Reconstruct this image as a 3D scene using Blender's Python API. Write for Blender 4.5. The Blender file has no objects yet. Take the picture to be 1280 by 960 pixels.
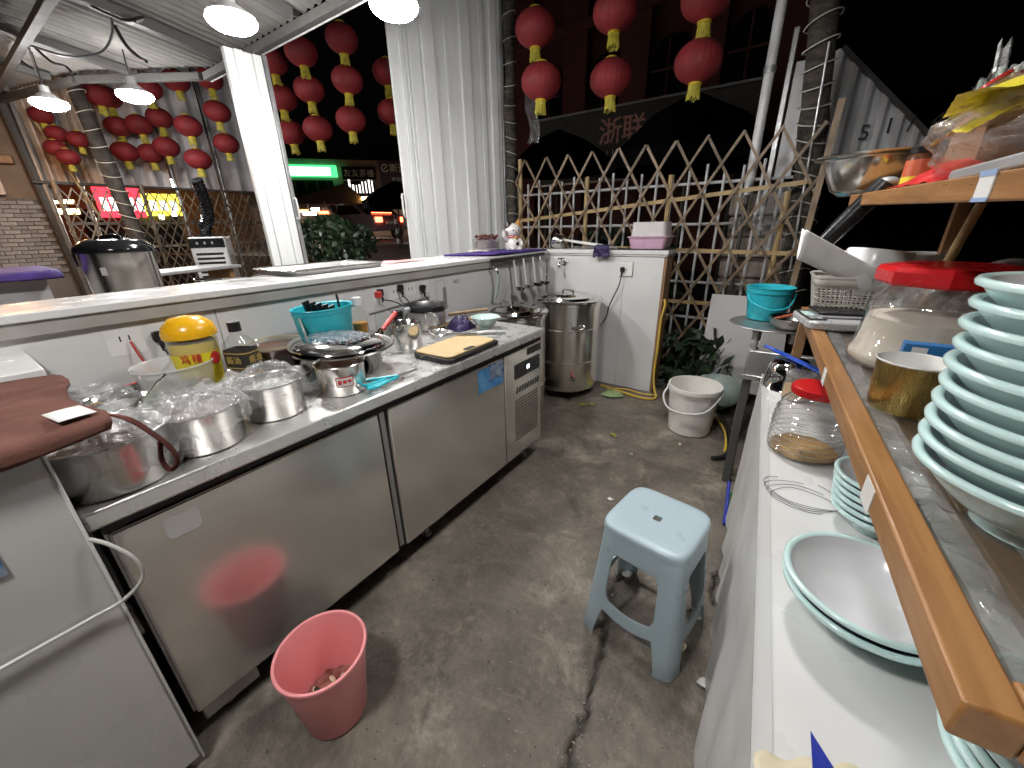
import bpy, math, random
from math import pi, sin, cos, radians, atan2, sqrt
from mathutils import Vector, Matrix, noise
random.seed(7)
SC = bpy.context.scene
COL = SC.collection

# ---------------------------------------------------------------- camera, world, exposure
cam_d = bpy.data.cameras.new('camera')
cam = bpy.data.objects.new('camera', cam_d); COL.objects.link(cam)
cam_d.sensor_width = 36; cam_d.lens = 13.894; cam_d.clip_start = 0.02; cam_d.clip_end = 500
cam.matrix_world = Matrix(((0.82083, -0.19414, 0.53716, 0.0),
                           (0.57072, 0.31578, -0.75799, 0.0),
                           (-0.02247, 0.92876, 0.37001, 1.32),
                           (0, 0, 0, 1)))
SC.camera = cam
world = bpy.data.worlds.new('World'); SC.world = world; world.use_nodes = True
wn = world.node_tree.nodes; wl = world.node_tree.links
bg = wn['Background']
sky = wn.new('ShaderNodeTexSky'); sky.sky_type = 'NISHITA'; sky.sun_disc = False
sky.sun_elevation = radians(-4); sky.sun_rotation = radians(200)
wl.new(sky.outputs['Color'], bg.inputs['Color']); bg.inputs['Strength'].default_value = 0.02
SC.view_settings.view_transform = 'Standard'; SC.view_settings.look = 'None'
SC.view_settings.gamma = 1.0; SC.view_settings.exposure = 1.26
SC.cycles.use_denoising = True
SC.cycles.max_bounces = 10; SC.cycles.transparent_max_bounces = 16
SC.cycles.diffuse_bounces = 4; SC.cycles.glossy_bounces = 5; SC.cycles.transmission_bounces = 6
SC.cycles.caustics_reflective = False; SC.cycles.caustics_refractive = False
SC.cycles.sample_clamp_indirect = 6.0
LAMP = 78.0          # emission of the lamp bulbs
LAMPC = (1.0, 0.985, 0.965)

# ---------------------------------------------------------------- materials
MATS = {}
def _new(name):
    m = bpy.data.materials.new(name); m.use_nodes = True
    nt = m.node_tree; nt.nodes.clear()
    out = nt.nodes.new('ShaderNodeOutputMaterial')
    MATS[name] = m
    return m, nt, out
def rgba(c): return (c[0], c[1], c[2], 1.0)
def pm(name, c, rough=0.5, metal=0.0, c2=None, scale=6.0, bump=0.0, bscale=60.0, stretch=None, rvar=0.1,
       coat=0.0, spec=0.5, sub=0.0, trans=0.0, detail=5.0, emit=None, es=0.0, contrast=(0.35, 0.65), dirt=None, ovar=0.0):
    """procedural principled: two-colour noise, roughness variation, noise bump"""
    m, nt, out = _new(name)
    n = nt.nodes; l = nt.links
    b = n.new('ShaderNodeBsdfPrincipled'); l.new(b.outputs[0], out.inputs[0])
    tc = n.new('ShaderNodeTexCoord'); mp = n.new('ShaderNodeMapping')
    l.new(tc.outputs['Object'], mp.inputs[0])
    if stretch: mp.inputs['Scale'].default_value = stretch
    nz = n.new('ShaderNodeTexNoise'); nz.inputs['Scale'].default_value = scale; nz.inputs['Detail'].default_value = detail
    l.new(mp.outputs[0], nz.inputs['Vector'])
    if c2 is None: c2 = tuple(x * 0.86 for x in c)
    cr = n.new('ShaderNodeValToRGB')
    cr.color_ramp.elements[0].position = contrast[0]; cr.color_ramp.elements[1].position = contrast[1]
    cr.color_ramp.elements[0].color = rgba(c2); cr.color_ramp.elements[1].color = rgba(c)
    l.new(nz.outputs[0], cr.inputs[0])
    col = cr.outputs[0]
    if ovar:
        oi = n.new('ShaderNodeObjectInfo'); hv = n.new('ShaderNodeHueSaturation'); mo = n.new('ShaderNodeMapRange')
        mo.inputs[3].default_value = 1 - ovar; mo.inputs[4].default_value = 1 + ovar * .6
        l.new(oi.outputs['Random'], mo.inputs[0]); l.new(mo.outputs[0], hv.inputs['Value']); hv.inputs['Saturation'].default_value = .92
        l.new(col, hv.inputs['Color']); col = hv.outputs[0]
    if dirt:
        # dirt = (colour, scale, threshold, amount)
        n2 = n.new('ShaderNodeTexNoise'); n2.inputs['Scale'].default_value = dirt[1]; n2.inputs['Detail'].default_value = 8; n2.inputs['Roughness'].default_value = .7
        l.new(tc.outputs['Object'], n2.inputs['Vector'])
        r2 = n.new('ShaderNodeMapRange'); r2.inputs[1].default_value = dirt[2]; r2.inputs[2].default_value = dirt[2] + .12; r2.inputs[4].default_value = dirt[3]
        l.new(n2.outputs[0], r2.inputs[0])
        mx = n.new('ShaderNodeMix'); mx.data_type = 'RGBA'
        l.new(r2.outputs[0], mx.inputs[0]); l.new(col, mx.inputs[6]); mx.inputs[7].default_value = rgba(dirt[0])
        col = mx.outputs[2]
    l.new(col, b.inputs['Base Color'])
    b.inputs['Metallic'].default_value = metal
    b.inputs['Specular IOR Level'].default_value = spec
    if coat: b.inputs['Coat Weight'].default_value = coat; b.inputs['Coat Roughness'].default_value = .08
    if sub: b.inputs['Subsurface Weight'].default_value = sub; b.inputs['Subsurface Radius'].default_value = (.02, .02, .02)
    if trans: b.inputs['Transmission Weight'].default_value = trans
    if emit: b.inputs['Emission Color'].default_value = rgba(emit); b.inputs['Emission Strength'].default_value = es
    mr = n.new('ShaderNodeMapRange'); mr.inputs[3].default_value = max(0.02, rough - rvar); mr.inputs[4].default_value = min(1, rough + rvar)
    mr.inputs[1].default_value = .3; mr.inputs[2].default_value = .7
    n3 = n.new('ShaderNodeTexNoise'); n3.inputs['Scale'].default_value = scale * 2.3; n3.inputs['Detail'].default_value = 6
    l.new(mp.outputs[0], n3.inputs['Vector']); l.new(n3.outputs[0], mr.inputs[0]); l.new(mr.outputs[0], b.inputs['Roughness'])
    if bump:
        bn = n.new('ShaderNodeBump'); bn.inputs['Strength'].default_value = bump; bn.inputs['Distance'].default_value = 0.01
        n4 = n.new('ShaderNodeTexNoise'); n4.inputs['Scale'].default_value = bscale; n4.inputs['Detail'].default_value = 6
        l.new(mp.outputs[0], n4.inputs['Vector']); l.new(n4.outputs[0], bn.inputs['Height']); l.new(bn.outputs[0], b.inputs['Normal'])
    return m
def brushed(name, c, rough, stretch, c2=None, bump=.006, metal=1.0):
    return pm(name, c, rough, metal, c2 or tuple(x * .93 for x in c), scale=3.0, bump=bump, bscale=60, stretch=stretch, rvar=.03)
def emis(name, c, s):
    m, nt, out = _new(name)
    e = nt.nodes.new('ShaderNodeEmission'); e.inputs[0].default_value = rgba(c); e.inputs[1].default_value = s
    nt.links.new(e.outputs[0], out.inputs[0]); return m
def clear(name, tint=(1, 1, 1), haze=0.08, rough=0.05, bump=0.0, bscale=20.0, gloss=1.0, hazec=(.8, .8, .8), hvar=0.0, hscale=12.0):
    """thin clear film or glass wall: transparent + fresnel gloss + a little milky diffuse"""
    m, nt, out = _new(name); n = nt.nodes; l = nt.links
    tr = n.new('ShaderNodeBsdfTransparent'); tr.inputs[0].default_value = rgba(tint)
    gl = n.new('ShaderNodeBsdfGlossy'); gl.inputs['Roughness'].default_value = rough
    df = n.new('ShaderNodeBsdfDiffuse'); df.inputs[0].default_value = rgba(hazec)
    m1 = n.new('ShaderNodeMixShader'); m2 = n.new('ShaderNodeMixShader')
    lw = n.new('ShaderNodeLayerWeight')
    pw = n.new('ShaderNodeMath'); pw.operation = 'POWER'; pw.inputs[1].default_value = 4.0
    l.new(lw.outputs['Facing'], pw.inputs[0])
    ma = n.new('ShaderNodeMath'); ma.operation = 'MULTIPLY_ADD'; ma.inputs[1].default_value = .7; ma.inputs[2].default_value = .045
    l.new(pw.outputs[0], ma.inputs[0])
    mg = n.new('ShaderNodeMath'); mg.operation = 'MULTIPLY'; mg.inputs[1].default_value = gloss; mg.use_clamp = True
    l.new(ma.outputs[0], mg.inputs[0])
    m1.inputs[0].default_value = haze
    l.new(tr.outputs[0], m1.inputs[1]); l.new(df.outputs[0], m1.inputs[2])
    l.new(mg.outputs[0], m2.inputs[0]); l.new(m1.outputs[0], m2.inputs[1]); l.new(gl.outputs[0], m2.inputs[2])
    l.new(m2.outputs[0], out.inputs[0])
    tc = n.new('ShaderNodeTexCoord')
    if hvar:
        nh = n.new('ShaderNodeTexNoise'); nh.inputs['Scale'].default_value = hscale; nh.inputs['Detail'].default_value = 7
        l.new(tc.outputs['Object'], nh.inputs['Vector'])
        mh = n.new('ShaderNodeMapRange'); mh.inputs[1].default_value = .35; mh.inputs[2].default_value = .7; mh.inputs[3].default_value = max(0, haze - hvar); mh.inputs[4].default_value = haze + hvar
        l.new(nh.outputs[0], mh.inputs[0]); l.new(mh.outputs[0], m1.inputs[0])
    if bump:
        bn = n.new('ShaderNodeBump'); bn.inputs['Strength'].default_value = bump; bn.inputs['Distance'].default_value = .02
        nz = n.new('ShaderNodeTexNoise'); nz.inputs['Scale'].default_value = bscale; nz.inputs['Detail'].default_value = 4; nz.inputs['Distortion'].default_value = 1.5
        l.new(tc.outputs['Object'], nz.inputs['Vector']); l.new(nz.outputs[0], bn.inputs['Height'])
        l.new(bn.outputs[0], gl.inputs['Normal']); l.new(bn.outputs[0], lw.inputs['Normal']); l.new(bn.outputs[0], df.inputs['Normal'])
    return m

# floor: old stained concrete
def floor_mat():
    m, nt, out = _new('stained_concrete'); n = nt.nodes; l = nt.links
    b = n.new('ShaderNodeBsdfPrincipled'); l.new(b.outputs[0], out.inputs[0])
    tc = n.new('ShaderNodeTexCoord')
    def nz(s, d=8, r=.6, dist=0.0):
        x = n.new('ShaderNodeTexNoise'); x.inputs['Scale'].default_value = s; x.inputs['Detail'].default_value = d
        x.inputs['Roughness'].default_value = r; x.inputs['Distortion'].default_value = dist
        l.new(tc.outputs['Object'], x.inputs['Vector']); return x.outputs[0]
    def ramp(v, *st):
        r = n.new('ShaderNodeValToRGB'); e = r.color_ramp.elements
        while len(e) < len(st): e.new(.5)
        for q, (p, c) in zip(e, st): q.position = p; q.color = rgba(c)
        l.new(v, r.inputs[0]); return r.outputs[0]
    def mix(f, a, c):
        x = n.new('ShaderNodeMix'); x.data_type = 'RGBA'; l.new(f, x.inputs[0]); l.new(a, x.inputs[6])
        if isinstance(c, tuple): x.inputs[7].default_value = rgba(c)
        else: l.new(c, x.inputs[7])
        return x.outputs[2]
    def rng(v, a, c, lo=0., hi=1.):
        r = n.new('ShaderNodeMapRange'); r.inputs[1].default_value = a; r.inputs[2].default_value = c; r.inputs[3].default_value = lo; r.inputs[4].default_value = hi
        l.new(v, r.inputs[0]); return r.outputs[0]
    base = ramp(nz(2.2, 12, .76, .3), (.30, (.052, .041, .030)), (.46, (.138, .116, .091)), (.60, (.245, .212, .168)), (.76, (.38, .325, .26)))
    fine = ramp(nz(34, 8, .75), (.3, (.04, .034, .027)), (.55, (.145, .125, .103)), (.75, (.32, .285, .24)))
    c = mix(rng(nz(5, 4), .3, .7, .15, .5), base, fine)
    c = mix(rng(nz(3.3, 12, .78, .35), .52, .66, 0, .62), c, (.45, .395, .325))      # worn pale cement
    c = mix(rng(nz(1.7, 12, .72, .4), .54, .64, 0, .8), c, (.045, .037, .030))     # grease
    c = mix(rng(nz(130, 2, .5), .71, .76, 0, .8), c, (.42, .39, .34))            # light specks
    c = mix(rng(nz(70, 3, .5), .68, .72, 0, .8), c, (.02, .018, .015))
    at = n.new('ShaderNodeAttribute'); at.attribute_name = 'soil'
    c = mix(at.outputs['Fac'], c, (.045, .038, .03))
    l.new(c, b.inputs['Base Color'])
    l.new(rng(nz(2.6, 8, .65), .35, .7, .3, .75), b.inputs['Roughness'])
    bn = n.new('ShaderNodeBump'); bn.inputs['Strength'].default_value = .8; bn.inputs['Distance'].default_value = .014
    l.new(nz(26, 10, .7), bn.inputs['Height']); l.new(bn.outputs[0], b.inputs['Normal'])
    return m
floor_mat()
brushed('steel_door', (.73, .71, .67), .20, (1, 1, 40), metal=.84, c2=(.705, .685, .645))
pm('steel_top', (.82, .81, .79), .32, 0.74, c2=(.74, .73, .71), scale=7, bump=.008, bscale=30, rvar=.12)
brushed('steel_pot', (.74, .72, .69), .20, (1, 1, 20))
brushed('steel_barrel', (.74, .71, .66), .24, (1, 1, 20))
brushed('steel_dull', (.48, .47, .46), .38, (6, 6, 6), metal=.8)
pm('steel_shiny', (.75, .74, .72), .08, 1.0, rvar=.04)
pm('chrome', (.8, .8, .8), .06, 1.0, rvar=.03)
pm('black_gap', (.012, .011, .01), .6)
pm('dark_rubber', (.018, .018, .018), .5)
pm('black_plastic', (.014, .014, .015), .28, rvar=.1)
pm('black_lid_plastic', (.012, .012, .014), .14, rvar=.05)
pm('grey_plastic', (.30, .30, .31), .4)
pm('silver_plastic', (.52, .53, .54), .32, .3)
pm('white_board', (.72, .71, .70), .38, c2=(.66, .65, .645), scale=3, rvar=.12, bump=.05, bscale=18, dirt=((.4, .36, .31), 6, .66, .5))
pm('white_stone', (.72, .715, .705), .22, c2=(.65, .645, .63), scale=5, rvar=.1, dirt=((.55, .5, .44), 9, .68, .45))
pm('trim_grey', (.42, .40, .375), .4, c2=(.33, .31, .29), scale=6)
pm('right_counter_white', (.66, .652, .645), .32, c2=(.60, .592, .585), scale=3, dirt=((.26, .23, .19), 22, .655, .75), rvar=.12)
pm('appliance_white', (.58, .565, .555), .32, c2=(.50, .485, .475), scale=2.2, bump=.03, bscale=300, dirt=((.34, .27, .2), 3.0, .6, .4), rvar=.1)
pm('edge_trim_white', (.7, .69, .67), .4)
pm('cloth_brown', (.155, .072, .056), .9, c2=(.11, .05, .039), scale=12, bump=.25, bscale=240, spec=.1)
pm('cloth_brown_dark', (.11, .036, .03), .8, c2=(.07, .024, .02), scale=12, spec=.1)
pm('purple_cloth', (.055, .022, .20), .7, c2=(.04, .016, .14), scale=10, bump=.2, bscale=120)
pm('dark_purple_cloth', (.032, .018, .09), .6, c2=(.02, .012, .06), scale=20, bump=.2, bscale=100)
pm('paper_white', (.72, .71, .69), .7, c2=(.66, .65, .62))
pm('paper_cream', (.66, .60, .45), .7, c2=(.58, .51, .36), scale=14)
pm('paper_pink', (.75, .35, .35), .7)
pm('mint_melamine', (.57, .75, .735), .2, c2=(.545, .725, .71), scale=3, coat=.5, rvar=.05)
pm('mint_inside', (.66, .675, .69), .13, c2=(.64, .655, .67), scale=3, coat=.3, rvar=.05)
pm('pale_mint', (.62, .79, .77), .2, c2=(.58, .76, .74))
pm('celadon', (.60, .76, .72), .16, coat=.4, c2=(.55, .71, .67))
pm('stool_plastic', (.40, .50, .55), .33, c2=(.37, .465, .515), scale=4, bump=.05, bscale=200, dirt=((.16, .155, .15), 14, .68, .65), rvar=.08)
pm('pink_plastic', (.92, .36, .37), .36, c2=(.88, .33, .34), scale=4, sub=.08, dirt=((.16, .04, .05), 9, .68, .6), rvar=.08)
pm('trash', (.13, .03, .035), .5, c2=(.4, .2, .15), scale=30, bump=.5)
pm('white_pail_plastic', (.80, .775, .73), .36, c2=(.75, .72, .67), scale=4, dirt=((.36, .3, .24), 8, .65, .5))
pm('teal_plastic', (.035, .50, .60), .32, c2=(.03, .44, .53), scale=4, rvar=.08)
pm('greygreen_plastic', (.30, .355, .335), .4, c2=(.24, .29, .27), scale=5)
pm('blue_plastic', (.03, .095, .55), .3)
pm('deep_blue', (.02, .035, .30), .35)
pm('red_lid', (.56, .012, .016), .26, c2=(.48, .01, .014), rvar=.06)
pm('red_plastic', (.62, .05, .045), .3)
pm('yellow_lid', (.86, .45, .01), .25, rvar=.05)
pm('yellow_plastic', (.78, .60, .04), .35)
pm('yellow_label', (.78, .66, .03), .4, c2=(.74, .60, .03))
pm('label_green', (.12, .42, .10), .4)
pm('label_red', (.55, .03, .03), .4)
pm('label_black', (.03, .025, .02), .4)
pm('label_gold', (.55, .38, .12), .4)
pm('sticker_blue', (.04, .19, .46), .3, c2=(.12, .32, .55), scale=14)
pm('sticker_silver', (.42, .47, .52), .3, .4, c2=(.05, .14, .4), scale=26)
pm('print_black', (.02, .02, .02), .6)
pm('print_red', (.6, .03, .03), .5)
pm('print_white', (.75, .75, .75), .5)
pm('wood_shelf', (.36, .175, .062), .36, c2=(.26, .122, .042), scale=4, stretch=(14, 1.2, 14), bump=.06, bscale=20, rvar=.1)
pm('wood_plain', (.36, .20, .09), .5, c2=(.27, .145, .065), scale=4, stretch=(8, 8, 1))
pm('ply_edge', (.33, .19, .10), .6, c2=(.22, .12, .06), scale=5, stretch=(8, 8, 1))
pm('bamboo', (.27, .18, .10), .5, c2=(.13, .085, .047), scale=9, bump=.15, bscale=40, ovar=.42)
pm('bamboo_pale', (.45, .32, .15), .5, c2=(.30, .20, .085), scale=5)
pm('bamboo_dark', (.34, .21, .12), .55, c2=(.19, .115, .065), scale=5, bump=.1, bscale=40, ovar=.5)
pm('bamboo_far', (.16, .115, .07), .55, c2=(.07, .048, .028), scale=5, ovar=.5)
pm('bamboo_end', (.32, .30, .12), .6)
pm('bark', (.085, .07, .056), .85, c2=(.026, .022, .018), scale=14, bump=1.0, bscale=30, stretch=(1, 1, 2.5))
pm('bark_dark', (.055, .046, .038), .85, c2=(.02, .017, .014), scale=14, bump=1.0, bscale=30)
pm('rope_light', (.62, .58, .50), .4)
pm('white_metal', (.76, .76, .76), .3)
pm('galvanised', (.46, .46, .46), .38, .6, c2=(.36, .36, .36), scale=20)
pm('roof_steel', (.085, .082, .078), .6, c2=(.085, .082, .078), scale=8)
pm('roof_sheet', (.26, .25, .235), .65, c2=(.18, .17, .16), scale=1.6, dirt=((.13, .12, .11), 2.6, .58, .6))
pm('shade_white', (.7, .7, .7), .4)
pm('pvc_white', (.84, .85, .84), .4, c2=(.75, .76, .75), scale=2, stretch=(3, 3, .5), dirt=((.5, .5, .48), 5, .68, .4))
pm('pvc_groove', (.30, .31, .31), .5)
pm('lantern_red', (.235, .015, .019), .72, c2=(.165, .010, .014), scale=5, bump=.08, bscale=120, sub=.1)
pm('lantern_gold', (.70, .52, .05), .4, .3)
pm('tassel', (.66, .58, .08), .5, c2=(.38, .32, .03), scale=45)
pm('tarp', (.84, .81, .83), .6, c2=(.74, .715, .73), scale=1.2, stretch=(6, 6, .7), bump=.3, bscale=4)
pm('tarp_lamplit', (.78, .64, .52), .7, c2=(.64, .51, .41), scale=1.2, stretch=(6, 6, .7))  # lit copy of the pale tarp: warm lamplight put into its colour
pm('brick_white', (.42, .40, .385), .8, ovar=.25, c2=(.30, .285, .27), scale=8, bump=.4, bscale=60)
pm('mortar', (.20, .185, .17), .9)
pm('plaster_brown', (.24, .175, .125), .85, c2=(.16, .115, .08), scale=3)
pm('leaf', (.022, .05, .016), .45, c2=(.010, .026, .008), scale=9)
pm('leaf_dark', (.02, .042, .018), .45, c2=(.01, .02, .01), scale=9)
pm('leaf_yellow', (.34, .30, .06), .5, c2=(.22, .24, .05), scale=20)
pm('veg_green', (.22, .36, .12), .5, c2=(.42, .48, .28), scale=30)
pm('hose_yellow', (.66, .42, .05), .4, c2=(.5, .36, .08), scale=10)
pm('hose_green', (.05, .35, .06), .35)
pm('hose_black', (.02, .02, .02), .4)
pm('asphalt', (.075, .052, .047), .75, c2=(.05, .035, .032), scale=4, bump=.3, bscale=80)
pm('facade_brown', (.40, .28, .235), .8, c2=(.31, .21, .18), scale=2)
pm('facade_red', (.13, .042, .037), .8, c2=(.09, .029, .026), scale=1)
pm('facade_trim', (.15, .053, .047), .8)
pm('window_dark', (.008, .008, .012), .15)
pm('board_dark', (.055, .053, .047), .6, c2=(.04, .038, .034))
pm('sign_plum', (.05, .035, .06), .5)
pm('black_canvas', (.0035, .0035, .0042), .9, spec=.05)
pm('tent_brown', (.36, .235, .165), .8, c2=(.28, .18, .125))
pm('car_paint', (.30, .22, .25), .3, .2)
pm('car_glass', (.012, .01, .012), .08)
pm('skin', (.55, .33, .25), .6)
pm('shirt_pink', (.78, .45, .47), .8)
pm('hair', (.012, .01, .009), .5)
pm('trouser', (.03, .03, .04), .8)
pm('corrugated_white', (.80, .80, .81), .45, c2=(.72, .72, .73), scale=2, dirt=((.24, .22, .2), 4, .62, .5))
pm('stone_pale', (.40, .33, .275), .85, ovar=.2, c2=(.30, .245, .20), scale=5, bump=.5, bscale=30)
pm('gravel_grey', (.34, .31, .27), .85, c2=(.15, .135, .115), scale=60)
pm('sign_faded', (.62, .30, .26), .6, c2=(.5, .23, .2))
pm('board_pale', (.50, .475, .475), .5, c2=(.42, .40, .40), scale=2, dirt=((.2, .15, .12), 4, .62, .5))
pm('cat_white', (.78, .75, .72), .25, c2=(.72, .69, .66))
pm('cat_black', (.03, .02, .02), .3)
pm('cat_orange', (.6, .3, .08), .3)
pm('cat_pink', (.6, .16, .16), .4)
pm('date_fruit', (.06, .016, .014), .35, c2=(.12, .03, .024), scale=20)
pm('pink_box', (.62, .40, .52), .3, c2=(.56, .35, .47), sub=.2)
pm('pale_lid', (.66, .63, .62), .35)
pm('wood_board', (.62, .46, .25), .5, c2=(.52, .375, .19), scale=4, stretch=(1, 12, 1), dirt=((.3, .2, .1), 9, .66, .4))
pm('flour', (.70, .63, .54), .9, c2=(.64, .57, .48), scale=12)
pm('gold_foil', (.50, .36, .12), .26, .9, c2=(.36, .25, .08), scale=20, stretch=(30, 30, 1), bump=.12, bscale=30)
pm('box_blue', (.03, .17, .42), .4, c2=(.025, .14, .36))
pm('basket_white', (.66, .63, .58), .4, c2=(.60, .57, .52))
pm('white_plastic', (.76, .755, .745), .3, sub=.2)
pm('pack_red', (.60, .03, .03), .3)
pm('pack_orange', (.55, .12, .05), .4)
pm('pack_yellow', (.80, .66, .05), .3)
pm('cardboard', (.27, .145, .075), .8, c2=(.22, .115, .06))
pm('straw_white', (.62, .64, .60), .4)
pm('straw_green', (.25, .36, .30), .4)
pm('tag_blue', (.30, .42, .65), .5)
pm('sauce_brown', (.06, .022, .010), .2, c2=(.11, .042, .018))
pm('residue', (.42, .24, .08), .4, c2=(.55, .35, .14), scale=20, bump=.5)
pm('oil_amber', (.48, .22, .02), .2)
pm('dough', (.74, .71, .66), .6)
pm('broth', (.40, .42, .36), .25)
pm('handle_wood', (.30, .20, .11), .5, c2=(.22, .14, .075), scale=8)
pm('cable_white', (.52, .51, .48), .35)
pm('cable_red', (.55, .06, .06), .4)
pm('socket_white', (.82, .81, .79), .3)
pm('hay', (.24, .16, .09), .9, c2=(.14, .09, .05), scale=20)
clear('film', haze=.17, rough=.10, bump=.5, bscale=26, gloss=1.15, hvar=.08, hscale=22)
clear('film_foggy', haze=.24, rough=.16, bump=.5, bscale=22, gloss=1.1, hvar=.18, hscale=14)
clear('bubble_film', tint=(.93, .95, 1), haze=.42, rough=.12, bump=.8, bscale=60, gloss=1.6, hazec=(.55, .6, .68), hvar=.2, hscale=60)
clear('jar_clear', tint=(.95, .95, .94), haze=.07, rough=.05, bump=.1, bscale=14, gloss=2.2)
clear('jar_rib', haze=.15, rough=.08, gloss=2.0, hazec=(.75, .74, .72))
clear('jar_milky', tint=(.95, .94, .92), haze=.14, rough=.08, bump=.2, bscale=10, gloss=1.1)
clear('glass_clear', tint=(.96, .97, .96), haze=.02, rough=.03, gloss=1.2)
clear('glass_shelf', tint=(.86, .87, .85), haze=.16, rough=.1, bump=.1, bscale=12, gloss=1.2, hazec=(.34, .32, .29), hvar=.08, hscale=6)
clear('translucent_white', tint=(.95, .95, .95), haze=.42, rough=.2, gloss=.8, hazec=(.80, .80, .79))
clear('drape_film', tint=(.96, .96, .95), haze=.80, rough=.3, bump=.12, bscale=6, gloss=.8, hazec=(.80, .785, .765), hvar=.12, hscale=4)
clear('milky_white', tint=(.97, .97, .97), haze=.92, rough=.2, gloss=.8, hazec=(.88, .88, .87))
emis('bulb_glow', LAMPC, LAMP)
emis('bulb_warm', (1.0, .50, .20), LAMP)
emis('lit_character', (1.0, .96, .92), 1.5)
emis('sign_green_glow', (.10, 1.0, .30), .6)
emis('sign_white_glow', (.80, 1.0, .88), 2.2)
emis('sign_red_glow', (1.0, .03, .05), 1.6)
emis('sign_yellow_glow', (1.0, .80, .06), 1.5)
emis('shop_glow', (1.0, .93, .8), 60.0)
emis('lit_window', (1.0, .95, .85), 1.1)
emis('warm_glow', (1.0, .62, .22), 20)
emis('amber_glow', (1.0, .42, .12), 3.0)
emis('tail_glow', (1.0, .10, .04), 6.0)
emis('display_glow', (.8, .95, 1.0), 1.6)

# ---------------------------------------------------------------- mesh builder
class G:
    def __init__(s): s.v = []; s.f = []
    def add(s, vs, fs, M=None):
        o = len(s.v)
        for p in vs:
            p = Vector(p)
            s.v.append(tuple(M @ p) if M is not None else tuple(p))
        for f in fs: s.f.append(tuple(i + o for i in f))
        return s
    def box(s, lo, hi, M=None):
        (a, b, c), (d, e, f) = lo, hi
        vs = [(a, b, c), (d, b, c), (d, e, c), (a, e, c), (a, b, f), (d, b, f), (d, e, f), (a, e, f)]
        return s.add(vs, [(0, 3, 2, 1), (4, 5, 6, 7), (0, 1, 5, 4), (1, 2, 6, 5), (2, 3, 7, 6), (3, 0, 4, 7)], M)
    def lathe(s, prof, n=32, M=None, a0=0.0, a1=2 * pi, fn=None, cap=False):
        full = abs(a1 - a0 - 2 * pi) < 1e-6
        k = n if full else n + 1
        vs = []; fs = []
        for r, z in prof:
            for i in range(k):
                a = a0 + (a1 - a0) * i / n
                p = Vector((r * cos(a), r * sin(a), z))
                if fn: p = fn(p)
                vs.append(p)
        for j in range(len(prof) - 1):
            for i in range(n):
                a = j * k + i; b = j * k + (i + 1) % k
                fs.append((a, b, b + k, a + k))
        s.add(vs, fs, M)
        return s
    def disc(s, r, z, n=32, M=None, up=True):
        vs = [(r * cos(2 * pi * i / n), r * sin(2 * pi * i / n), z) for i in range(n)]
        f = tuple(range(n))
        return s.add(vs, [f if up else f[::-1]], M)
    def tube(s, pts, r, n=8, closed=False, M=None, caps=True):
        pts = [Vector(p) for p in pts]; m = len(pts)
        rs = r if isinstance(r, (list, tuple)) else [r] * m
        vs = []; fs = []
        up = None
        for i, p in enumerate(pts):
            if closed: t = pts[(i + 1) % m] - pts[i - 1]
            else: t = pts[min(i + 1, m - 1)] - pts[max(i - 1, 0)]
            if t.length < 1e-9: t = Vector((0, 0, 1))
            t.normalize()
            if up is None:
                up = Vector((0, 0, 1)) if abs(t.z) < .9 else Vector((1, 0, 0))
            up = up - t * up.dot(t)
            if up.length < 1e-6: up = t.orthogonal()
            up.normalize(); w = t.cross(up)
            for k in range(n):
                a = 2 * pi * k / n
                vs.append(p + up * (rs[i] * cos(a)) + w * (rs[i] * sin(a)))
        seg = m if closed else m - 1
        for i in range(seg):
            for k in range(n):
                a = i * n + k; b = i * n + (k + 1) % n
                c = ((i + 1) % m) * n + (k + 1) % n; d = ((i + 1) % m) * n + k
                fs.append((a, b, c, d))
        if caps and not closed:
            fs.append(tuple(range(n))[::-1]); fs.append(tuple((m - 1) * n + k for k in range(n)))
        return s.add(vs, fs, M)
    def prism(s, poly, z0, z1, M=None):
        n = len(poly)
        vs = [(x, y, z0) for x, y in poly] + [(x, y, z1) for x, y in poly]
        fs = [tuple(range(n))[::-1], tuple(range(n, 2 * n))] + [(i, (i + 1) % n, n + (i + 1) % n, n + i) for i in range(n)]
        return s.add(vs, fs, M)
    def grid(s, fn, nu, nv, M=None):
        vs = [fn(i / nu, j / nv) for j in range(nv + 1) for i in range(nu + 1)]
        fs = [(j * (nu + 1) + i, j * (nu + 1) + i + 1, (j + 1) * (nu + 1) + i + 1, (j + 1) * (nu + 1) + i) for j in range(nv) for i in range(nu)]
        return s.add(vs, fs, M)
    def bar(s, a, b, w, t=None, M=None, up=(0, 0, 1)):
        """rectangular bar from a to b, width w across, thickness t"""
        a = Vector(a); b = Vector(b); t = t or w
        d = (b - a).normalized(); u = Vector(up); u = u - d * u.dot(d)
        if u.length < 1e-4: u = d.orthogonal()
        u.normalize(); x = d.cross(u)
        vs = []
        for p in (a, b):
            for sx, su in ((-1, -1), (1, -1), (1, 1), (-1, 1)): vs.append(p + x * (sx * w / 2) + u * (su * t / 2))
        return s.add(vs, [(0, 3, 2, 1), (4, 5, 6, 7), (0, 1, 5, 4), (1, 2, 6, 5), (2, 3, 7, 6), (3, 0, 4, 7)], M)
    def ball(s, c, r, n=16, m=10, sc=(1, 1, 1), M=None, fn=None):
        prof = []
        vs = []
        fs = []
        c = Vector(c)
        for j in range(m + 1):
            th = pi * j / m
            for i in range(n):
                a = 2 * pi * i / n
                p = Vector((r * sc[0] * sin(th) * cos(a), r * sc[1] * sin(th) * sin(a), r * sc[2] * cos(th)))
                if fn: p = fn(p)
                vs.append(c + p)
        for j in range(m):
            for i in range(n):
                a = j * n + i; b = j * n + (i + 1) % n
                fs.append((a, a + n, b + n, b))
        return s.add(vs, fs, M)
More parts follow.
